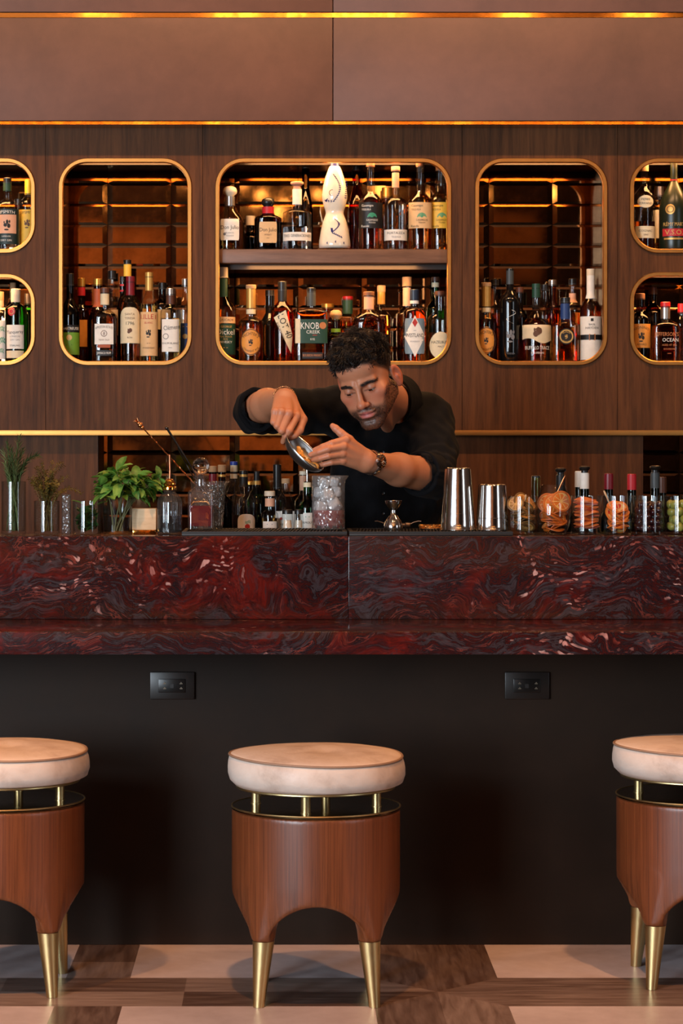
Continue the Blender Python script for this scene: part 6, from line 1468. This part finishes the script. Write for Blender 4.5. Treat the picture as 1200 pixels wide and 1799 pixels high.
beard = sstep(edge+.010, edge-.006, q[:, 2])*sstep(.055, .03, q[:, 1])*sstep(.0745, .0715, m[:, 0])*headw
mouth = np.exp(-(np.linalg.norm((q-np.array([0, -.097, -.066]))/np.array([.0245, .03, .0120]), axis=1))**4)
soul = np.exp(-((m[:, 0]-.018)/.010)**2-((q[:, 2]+.088)/.006)**2)
beard = np.clip(beard*(1-.95*mouth)*1.0, 0, 1); must = np.exp(-((q[:, 2]+.0520+.10*m[:, 0])/.0062)**2)*sstep(.034, .024, m[:, 0])*(q[:, 1] < -.06)
beard = np.maximum(beard, must); blend(np.clip(beard*(.50+.16*noise_+.25*sstep(.05, .03, m[:, 0])), 0, 1), (44, 30, 25))
lips = np.exp(-(np.linalg.norm((q-np.array([0, -.097, -.0680]))/np.array([.0215, .03, .0098]), axis=1))**6)*(q[:, 1] < -.085); blend(lips*.9, (188, 98, 96))
blend(np.exp(-((q[:, 2]+.0664-.0)/.0016)**2)*sstep(.022, .018, m[:, 0])*(q[:, 1] < -.085)*.8, (70, 26, 26))
brow = np.exp(-((q[:, 2]-(.0185+.08*np.clip(m[:, 0]-.012, 0, .018)-.30*np.clip(m[:, 0]-.036, 0, .1)))/.0042)**2)*sstep(.008, .014, m[:, 0])*sstep(.056, .046, m[:, 0])*(q[:, 1] < -.05); blend(brow*.85, (34, 24, 20))
lash = np.exp(-((q[:, 2]+.0030)/.0017)**2)*sstep(.021, .017, np.abs(m[:, 0]-.0315))*sstep(-.082, -.086, q[:, 1])*(q[:, 1] < -.08); blend(lash*.9, (26, 18, 16))
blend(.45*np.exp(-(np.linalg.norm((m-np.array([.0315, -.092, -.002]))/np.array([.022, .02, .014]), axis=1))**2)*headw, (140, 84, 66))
hl = q[:, 2]+.78*q[:, 1]-.0000; scalp = sstep(-.004, .010, hl)*headw*(1-sstep(.0725, .078, m[:, 0])*(np.abs(q[:, 2]+.015) < .045)); blend(scalp*.92, (34, 25, 22))
def tone(P0, P, js, f0):                                 # knuckles and finger tips are redder, nails paler
    i0 = P0
    for f, tipw in js:
        for j, (a, ra) in enumerate(f):
            w_ = np.exp(-(np.linalg.norm(P-a, axis=1)/(ra*1.15))**2)*(.40 if j < len(f)-1 else .5)
            col[i0:i0+len(P)] = col[i0:i0+len(P)]*(1-w_[:, None])+np.array(srgb((194, 112, 84)))*w_[:, None]
tone(n1, PL, [(f, 1) for f in LF]+[(LM, 0), (LT[2:], 1)], 0); tone(n2_, PR, [(f, 1) for f in RF]+[(RM, 0)], 0)
ca = me.color_attributes.new('skin', 'FLOAT_COLOR', 'POINT'); col[:, 3] = 1; ca.data.foreach_set('color', col.astype(np.float32).ravel())
link('body', me, man)
# eyes
EW, EI = flat((150, 138, 128), .15), flat((40, 22, 14), .1)
for sg in (-1, 1):
    c = h_world((sg*.0315, -.0770, .0000)); e = MB().ball((0, 0, 0), .0128*HS, 20, 14).build('eye', EW, man, to_man(c), 180)
    g = HR @ np.array([-.12, -.80, -.42]); g = Vector(g/np.linalg.norm(g)); iq = g.to_track_quat('Z', 'Y').to_matrix().to_4x4()
    MB().lathe([(.0064, .0113), (.0060, .0121), (.004, .0129), (.0005, .0134)], 20, M=iq, cap0=False).build('iris', EI, e, sharp=180)
# hair: a close cap with loose curly tufts on top, short at the sides
HAIR = NT('dark_brown_hair'); hn = HAIR.noise(HAIR.coord((1, 1, 1)), 160, 3)
HAIR.principled(Base_Color=HAIR.ramp(hn, [(0.3, (13, 10, 9)), (0.75, (42, 28, 21))]), Roughness=.42, Specular_IOR_Level=.4); HAIR = HAIR.m
def hair_sdf(p):
    q = h_local(p)
    d = s_ell(q, (0, .018, .047), (.0775, .0965, .0860))
    d = smin(d, s_ell(q, (0, -.018, .083), (.052, .072, .034)), .03)
    n = .0034*np.sin(q[:, 0]*170+3*np.sin(q[:, 1]*120))*np.sin(q[:, 1]*150+2.5*np.sin(q[:, 2]*130))+.002*np.sin(q[:, 2]*330+q[:, 0]*280)
    d = d-n*sstep(.04, .08, q[:, 2])
    line = q[:, 2]+.80*q[:, 1]-.0015+.012*np.clip((np.abs(q[:, 0])-.035)/.03, 0, 1)+.0025*np.sin(q[:, 0]*260)
    d = smax(d, -line, .006)
    ear = s_ell(mir(q), (.086, .016, -.014), (.022, .022, .033)); d = smax(d, -ear, .004)
    side = np.maximum(np.abs(q[:, 0])-.0785, 0)
    return np.maximum(d, .0-q[:, 2]-.075)*HS
PH, QH = surface_nets(hair_sdf, HC-.16, HC+.17, .0033, 22)
hair = link('hair', np_mesh('hair', to_man(PH), QH, HAIR), man)
rr = np.random.RandomState(2); ql = h_local(PH); g_e = 1e-3
def grad(fn, P, e=6e-4): return np.stack([fn(P+np.eye(3)[i]*e)-fn(P-np.eye(3)[i]*e) for i in range(3)], 1)/(2*e)
top = np.where((ql[:, 2] > .030))[0]; pick = rr.choice(top, 6500); NRM = grad(hair_sdf, PH[pick]); NRM /= np.linalg.norm(NRM, axis=1)[:, None]+1e-9
mb = MB()
for i, k in enumerate(pick):
    p, n = PH[k], NRM[i]; l_ = ql[k]; w_ = float(np.clip((l_[2]-.03)/.06, 0, 1))
    if w_ < rr.rand()*.5: continue
    wv_ = 1.1*math.sin(l_[0]*95+2.2*math.sin(l_[1]*70))+.8*math.sin(l_[1]*110+l_[0]*50); fwd = HR @ np.array([wv_*.75+rr.normal()*.16+l_[0]*5, -.9+rr.normal()*.15, rr.normal()*.15-.1+.3*math.sin(l_[0]*120)]); fwd -= n*(fwd @ n)*.8; fwd /= np.linalg.norm(fwd)+1e-9; sd = np.cross(n, fwd)
    L_ = (.009+.013*w_)*rr.uniform(.7, 1.25); curl = rr.uniform(-1, 1)*.6; pts = []
    for j in range(6):
        u = j/5; pts.append(Vector(to_man(p-n*.0012+fwd*L_*math.sin(u*1.7)/1.0+n*L_*.10*math.sin(u*3.0)+sd*L_*.35*(curl*.4+wv_*.35)*u*u)))
    mb.tube(pts, [.0008, .0009, .0009, .0008, .0006, .0002], 3, cap=False)
o = mb.build('curls', HAIR, hair, sharp=180); o['kind'] = 'stuff'
# beard and brows: short hairs
gT = lambda P: grad(skin_top, P)
def shorthair(name, wgt, n, L0, L1, rad, seed, dirf):
    rs = np.random.RandomState(seed); w_ = wgt/wgt.sum(); k = rs.choice(len(w_), n, p=w_); P = PT[k]; N_ = gT(P); N_ /= np.linalg.norm(N_, axis=1)[:, None]+1e-9
    mb = MB()
    for p, nn, l_ in zip(P, N_, q[k]):
        d = HR @ dirf(l_, rs); d = d-nn*(d @ nn); d /= np.linalg.norm(d)+1e-9; L_ = rs.uniform(L0, L1); p = p+rs.normal(size=3)*.0007
        pts = [Vector(to_man(p-nn*.0006)), Vector(to_man(p+nn*L_*.32+d*L_*.5)), Vector(to_man(p+nn*L_*.34+d*L_))]
        mb.tube(pts, [rad, rad*.8, rad*.25], 3, cap=False)
    o = mb.build(name, HAIR, man, sharp=180); o['kind'] = 'stuff'; return o
shorthair('beard', np.clip(beard-.25, 0, 1)**1.3, 3600, .0022, .0048, .00036, 1, lambda l_, rs: np.array([rs.normal()*.5+l_[0]*4, -.2, -1.0]))
shorthair('eyebrows', np.clip(brow-.2, 0, 1), 420, .004, .0075, .00042, 3, lambda l_, rs: np.array([math.copysign(1.0, l_[0]), .1, .35-abs(l_[0])*14+rs.normal()*.15]))
# shirt, collar, buttons
CLOTH = NT('black_cotton'); cn = CLOTH.noise(CLOTH.coord((1, 1, 1)), 26, 4); cw = CLOTH.noise(CLOTH.coord((1, 1, 1)), 900, 2)
CLOTH.principled(Base_Color=CLOTH.ramp(cn, [(0.3, (8, 8, 10)), (0.7, (15, 15, 18))]), Roughness=.85, Specular_IOR_Level=.12, Sheen_Weight=.02, Sheen_Roughness=.5, Normal=CLOTH.bump(cn, .25, .01)); CLOTH = CLOTH.m
PS, QS = surface_nets(shirt, (-.18, 7.12, .86), (.66, 7.90, 1.60), .0058, 22)
sh = link('shirt', np_mesh('shirt', to_man(PS), QS, CLOTH), man)
for a_ in (V3(748, 832.5, 7.247), V3(452, 720, 7.337)):
    PC, QC = surface_nets(cuff, a_-.095, a_+.095, .0036, 22)
    link('rolled_cuff', np_mesh('rolled_cuff', to_man(PC), QC, CLOTH), man)
def collar():
    ax = h_world((0, .03, -.06))-NB; ax /= np.linalg.norm(ax); cx = np.array([1, 0, 0]); cx = cx-ax*(cx @ ax); cx /= np.linalg.norm(cx); cyv = np.cross(ax, cx)   # cyv points away from the camera
    b0 = NB+ax*(-.012)+cyv*.006; R = []
    for i in range(41):
        a = math.radians(-62+304*i/40); d = cx*math.cos(a)+cyv*math.sin(a); fr = max(0, -math.sin(a)); k = fr**1.5
        r_ = .0585+.009*k; h_ = .016*(1-k); prof = [(r_, -.016-.02*k), (r_-.001, .024+h_-.03*k), (r_+.002, .038+h_-.03*k), (r_+.007, .037+h_-.03*k), (r_+.014, .010-.036*k), (r_+.024+.016*k, -.022-.060*k), (r_+.020+.016*k, -.022-.060*k), (r_+.010, .008-.036*k), (r_+.005, .030+h_-.03*k)]
        R.append([Vector(to_man(b0+d*u+ax*v_)) for u, v_ in prof])
    return MB().rings(R, True, True)
collar().build('collar', CLOTH, sh, sharp=60)
BTN = flat((14, 14, 16), .25)
def ray_front(x, z):                                     # the shirt's front surface towards the camera at x, z
    ys = np.arange(7.15, 7.75, .004); P = np.stack([np.full_like(ys, x), ys, np.full_like(ys, z)], 1); d = shirt(P); k = np.argmax(d < 0); return ys[k]
pl = MB(); prev = []
for i in range(15):
    py = 782+12*i; px = 671+.05*i*4; X, Z = (px-PX)*7.45/F, EYE+(PY-py)*7.45/F; Y = ray_front(X, Z); prev.append((X, Y, Z))
    if i % 3 == 1: MB().lathe([(.0055, 0), (.0058, .0008), (.0052, .0022), (.003, .0016)], 16, M=Matrix.Translation(Vector((X-off[0], Y-off[1]-.0030, Z))) @ Matrix.Rotation(PI/2, 4, 'X')).build('button', BTN, sh)
rs_ = [[(x-off[0]+u, y-off[1]-w_, z) for u, w_ in ((-.016, -.006), (-.016, .0016), (-.013, .0026), (.013, .0026), (.016, .0016), (.016, -.006))] for x, y, z in prev]
pl.rings(rs_); pl.build('placket', CLOTH, sh, sharp=50)
# trousers and shoes, behind the bar
def trousers(p):
    d = s_cone(p, HIP+np.array([-.05, 0, .02]), HIP+np.array([.05, 0, .02]), .122, .122)
    for sg in (-1, 1):
        h = HIP+np.array([sg*.085, .01, -.02]); k = np.array([h[0]+sg*.015, h[1], .50]); a = np.array([h[0]+sg*.02, h[1]+.03, .09])
        d = smin(d, s_cone(p, h, k, .094, .074), .03); d = smin(d, s_cone(p, k, a, .074, .062), .02)
    return np.maximum(np.maximum(d, p[:, 2]-(HIP[2]+.04)), .06-p[:, 2])
PP, QP = surface_nets(trousers, (-.05, 7.5, .04), (.62, 7.98, 1.2), .013, 20)
link('trousers', np_mesh('trousers', to_man(PP), QP, flat((16, 16, 18), .8)), man)
for sg in (-1, 1):
    mb = MB(); x = sg*.105; R = []
    for y, hw, h_ in ((-.19, .018, .03), (-.17, .036, .045), (-.11, .044, .056), (-.03, .040, .085), (.05, .038, .095), (.10, .034, .090), (.115, .020, .06)):
        R.append([(x+hw*math.cos(2*PI*j/14), y+.03, h_/2+h_/2*math.sin(2*PI*j/14)) for j in range(14)])
    mb.rings(R); mb.build('shoe', flat((18, 16, 15), .35), man)

# ------------------------------------------------------------------ watch, bracelet, scoop
u = np.array(V3(752, 834, 7.27)-L_WR[0]); u /= np.linalg.norm(u); wc = L_WR[0]+u*.021
vv = np.array([.12, -1, .18]); vv -= u*(vv @ u); vv /= np.linalg.norm(vv); ww = np.cross(u, vv)
r = empty('wristwatch', wc, 'steel wristwatch with copper dial on the wrist of the outstretched hand', 'watch')
wm = Matrix(((ww[0], u[0], vv[0], 0), (ww[1], u[1], vv[1], 0), (ww[2], u[2], vv[2], 0), (0, 0, 0, 1)))     # local x round the wrist, y along the arm, z outwards
wr = .0318; mb = MB()
for i in range(30):
    a0, a1 = 2*PI*i/30+.012, 2*PI*(i+1)/30-.012
    for y0, y1, e in ((-.0085, -.0033, 0), (-.0030, .0030, .0006), (.0033, .0085, 0)):
        P = [wm @ Vector((rr_*math.sin(a), y, rr_*math.cos(a))) for a in (a0, a1) for y in (y0, y1) for rr_ in (wr, wr+.0030+e)]
        mb.add(P, [(0, 1, 3, 2), (4, 6, 7, 5), (1, 5, 7, 3), (0, 2, 6, 4), (0, 4, 5, 1), (2, 3, 7, 6)])
mb.build('bracelet_links', STEEL, r, sharp=20)
def disc(rr0, z0, z1, name, mat, par, **k): return MB().lathe([(rr0*.94, z0), (rr0, z0+.0008), (rr0, z1-.0010), (rr0*.95, z1)], 36, M=wm @ Matrix.Translation((0, 0, wr-.004)), **k).build(name, mat, par)
cs = disc(.0192, .000, .0105, 'case', STEEL, r)
disc(.0178, .0105, .0125, 'bezel', brass_mat('rose_bezel', (190, 140, 100), .2), r)
dl = disc(.0158, .0123, .0129, 'dial', flat((60, 32, 22), .3, .3), r)
for x, y in ((-.006, 0), (.006, 0), (0, -.0065)): MB().lathe([(.0036, .0129), (.0036, .0131), (.0030, .0132)], 20, M=wm @ Matrix.Translation((x, y, wr-.004))).build('sub_dial', flat((206, 134, 84), .3, .6), dl)
for a in (.5, 2.3): MB().tube([wm @ Vector((0, 0, wr+.0094)), wm @ Vector((.010*math.sin(a), .010*math.cos(a), wr+.0094))], .0006, 6).build('hand', flat((230, 220, 205), .3), dl)
for i in range(12): MB().box((-.0004, .0122, 0), (.0004, .0142, .0006)).build('hour_mark', flat((230, 200, 160), .3), dl).matrix_local = wm @ Matrix.Translation((0, 0, wr+.0089)) @ Matrix.Rotation(2*PI*i/12, 4, 'Z')
MB().lathe([(.0028, 0), (.0028, .004)], 12, M=wm @ Matrix.Translation((0, -.0190, wr+.0015)) @ Matrix.Rotation(PI/2, 4, 'X')).build('crown', STEEL, r)
u = np.array(V3(470, 712, 7.24)-R_WR[0]); u /= np.linalg.norm(u); bc = R_WR[0]+u*.006; a1 = np.cross(u, [0, 0, 1.0]); a1 /= np.linalg.norm(a1); a2 = np.cross(u, a1)
r = empty('bracelet', bc, 'thin beaded metal bracelet on the wrist of the pouring hand', 'bracelet')
ring_ = [Vector(a1*math.cos(2*PI*i/40)*.0318+a2*math.sin(2*PI*i/40)*.0318) for i in range(41)]
MB().tube(ring_, .0014, 8).build('cord', flat((70, 44, 30), .5), r); mb = MB()
for i in range(0, 40): mb.ball(ring_[i]*1.03, .0023, 8, 6)
mb.build('beads', brass_mat('bead_brass', (206, 150, 104), .25), r)
a, b = V3(506.5, 761, 6.962), V3(566, 825, 6.925); d = (b-a)/np.linalg.norm(b-a); cc = (a+b)/2; nimg = np.array([.72, 0, .70]); nn = nimg*.86+np.array([0, -.50, 0]); nn -= d*(nn @ d); nn /= np.linalg.norm(nn); e2 = np.cross(nn, d)
r = empty('scoop', cc, 'small oval steel scoop held in the pouring hand, tipped over the mixing glass', 'scoop')
A, B, Dp = np.linalg.norm(b-a)/2, .040, .040
def bowl(off_):
    R = []
    for i in range(13):
        t = PI/2*i/12; R.append([Vector(d*(A-off_)*math.cos(t)*math.cos(2*PI*j/40)+e2*(B-off_)*math.cos(t)*math.sin(2*PI*j/40)-nn*(Dp-off_)*math.sin(t)) if i < 12 else Vector(-nn*(Dp-off_)+d*1e-5*math.cos(2*PI*j/40)+e2*1e-5*math.sin(2*PI*j/40)) for j in range(40)])
    return R
MB().rings(bowl(.0014)[::-1]+bowl(0), False, False).build('bowl', brass_mat('brushed_steel', (138, 136, 134), .40, 70), r, sharp=180)
rim = [Vector(d*A*math.cos(2*PI*j/48)+e2*B*math.sin(2*PI*j/48)) for j in range(49)]; MB().tube(rim, .0014, 8).build('rim', STEEL, r)
hd = V3(512, 745, 6.99)-cc; MB().tube([Vector(-d*A*.97), Vector(-d*A*1.08+(hd+d*A)*.2), Vector(hd)], [.0045, .0055, .005], 10).build('handle', STEEL, r)
PLP = flat((232, 170, 84), .45, var=.15)  # peel, its gold also standing in for the orange reflection in the bowl
rnd = random.Random(4)
for k in range(5):
    t0 = -.2+.22*k; p0 = d*A*t0-nn*(Dp*math.sqrt(max(.05, 1-t0*t0))*.42-.004)+e2*rnd.uniform(-.008, .008); dirv = (d+e2*rnd.uniform(-.6, .6)); dirv /= np.linalg.norm(dirv)
    pts = [Vector(p0+dirv*(i-3)*.005+nn*(.004*math.sin(i*1.1+k)+.002)) for i in range(7)]
    o = MB().tube(pts, [.002, .0045, .006, .006, .006, .0045, .002], 8, flat_=.3).build('peel_strip', PLP, None, cc, 60); tag(o, 'golden peel and painted reflection strip in the tilted steel scoop, %s counted from its handle' % 'first second third fourth fifth'.split()[k], 'peel', 'peel strips in the scoop')
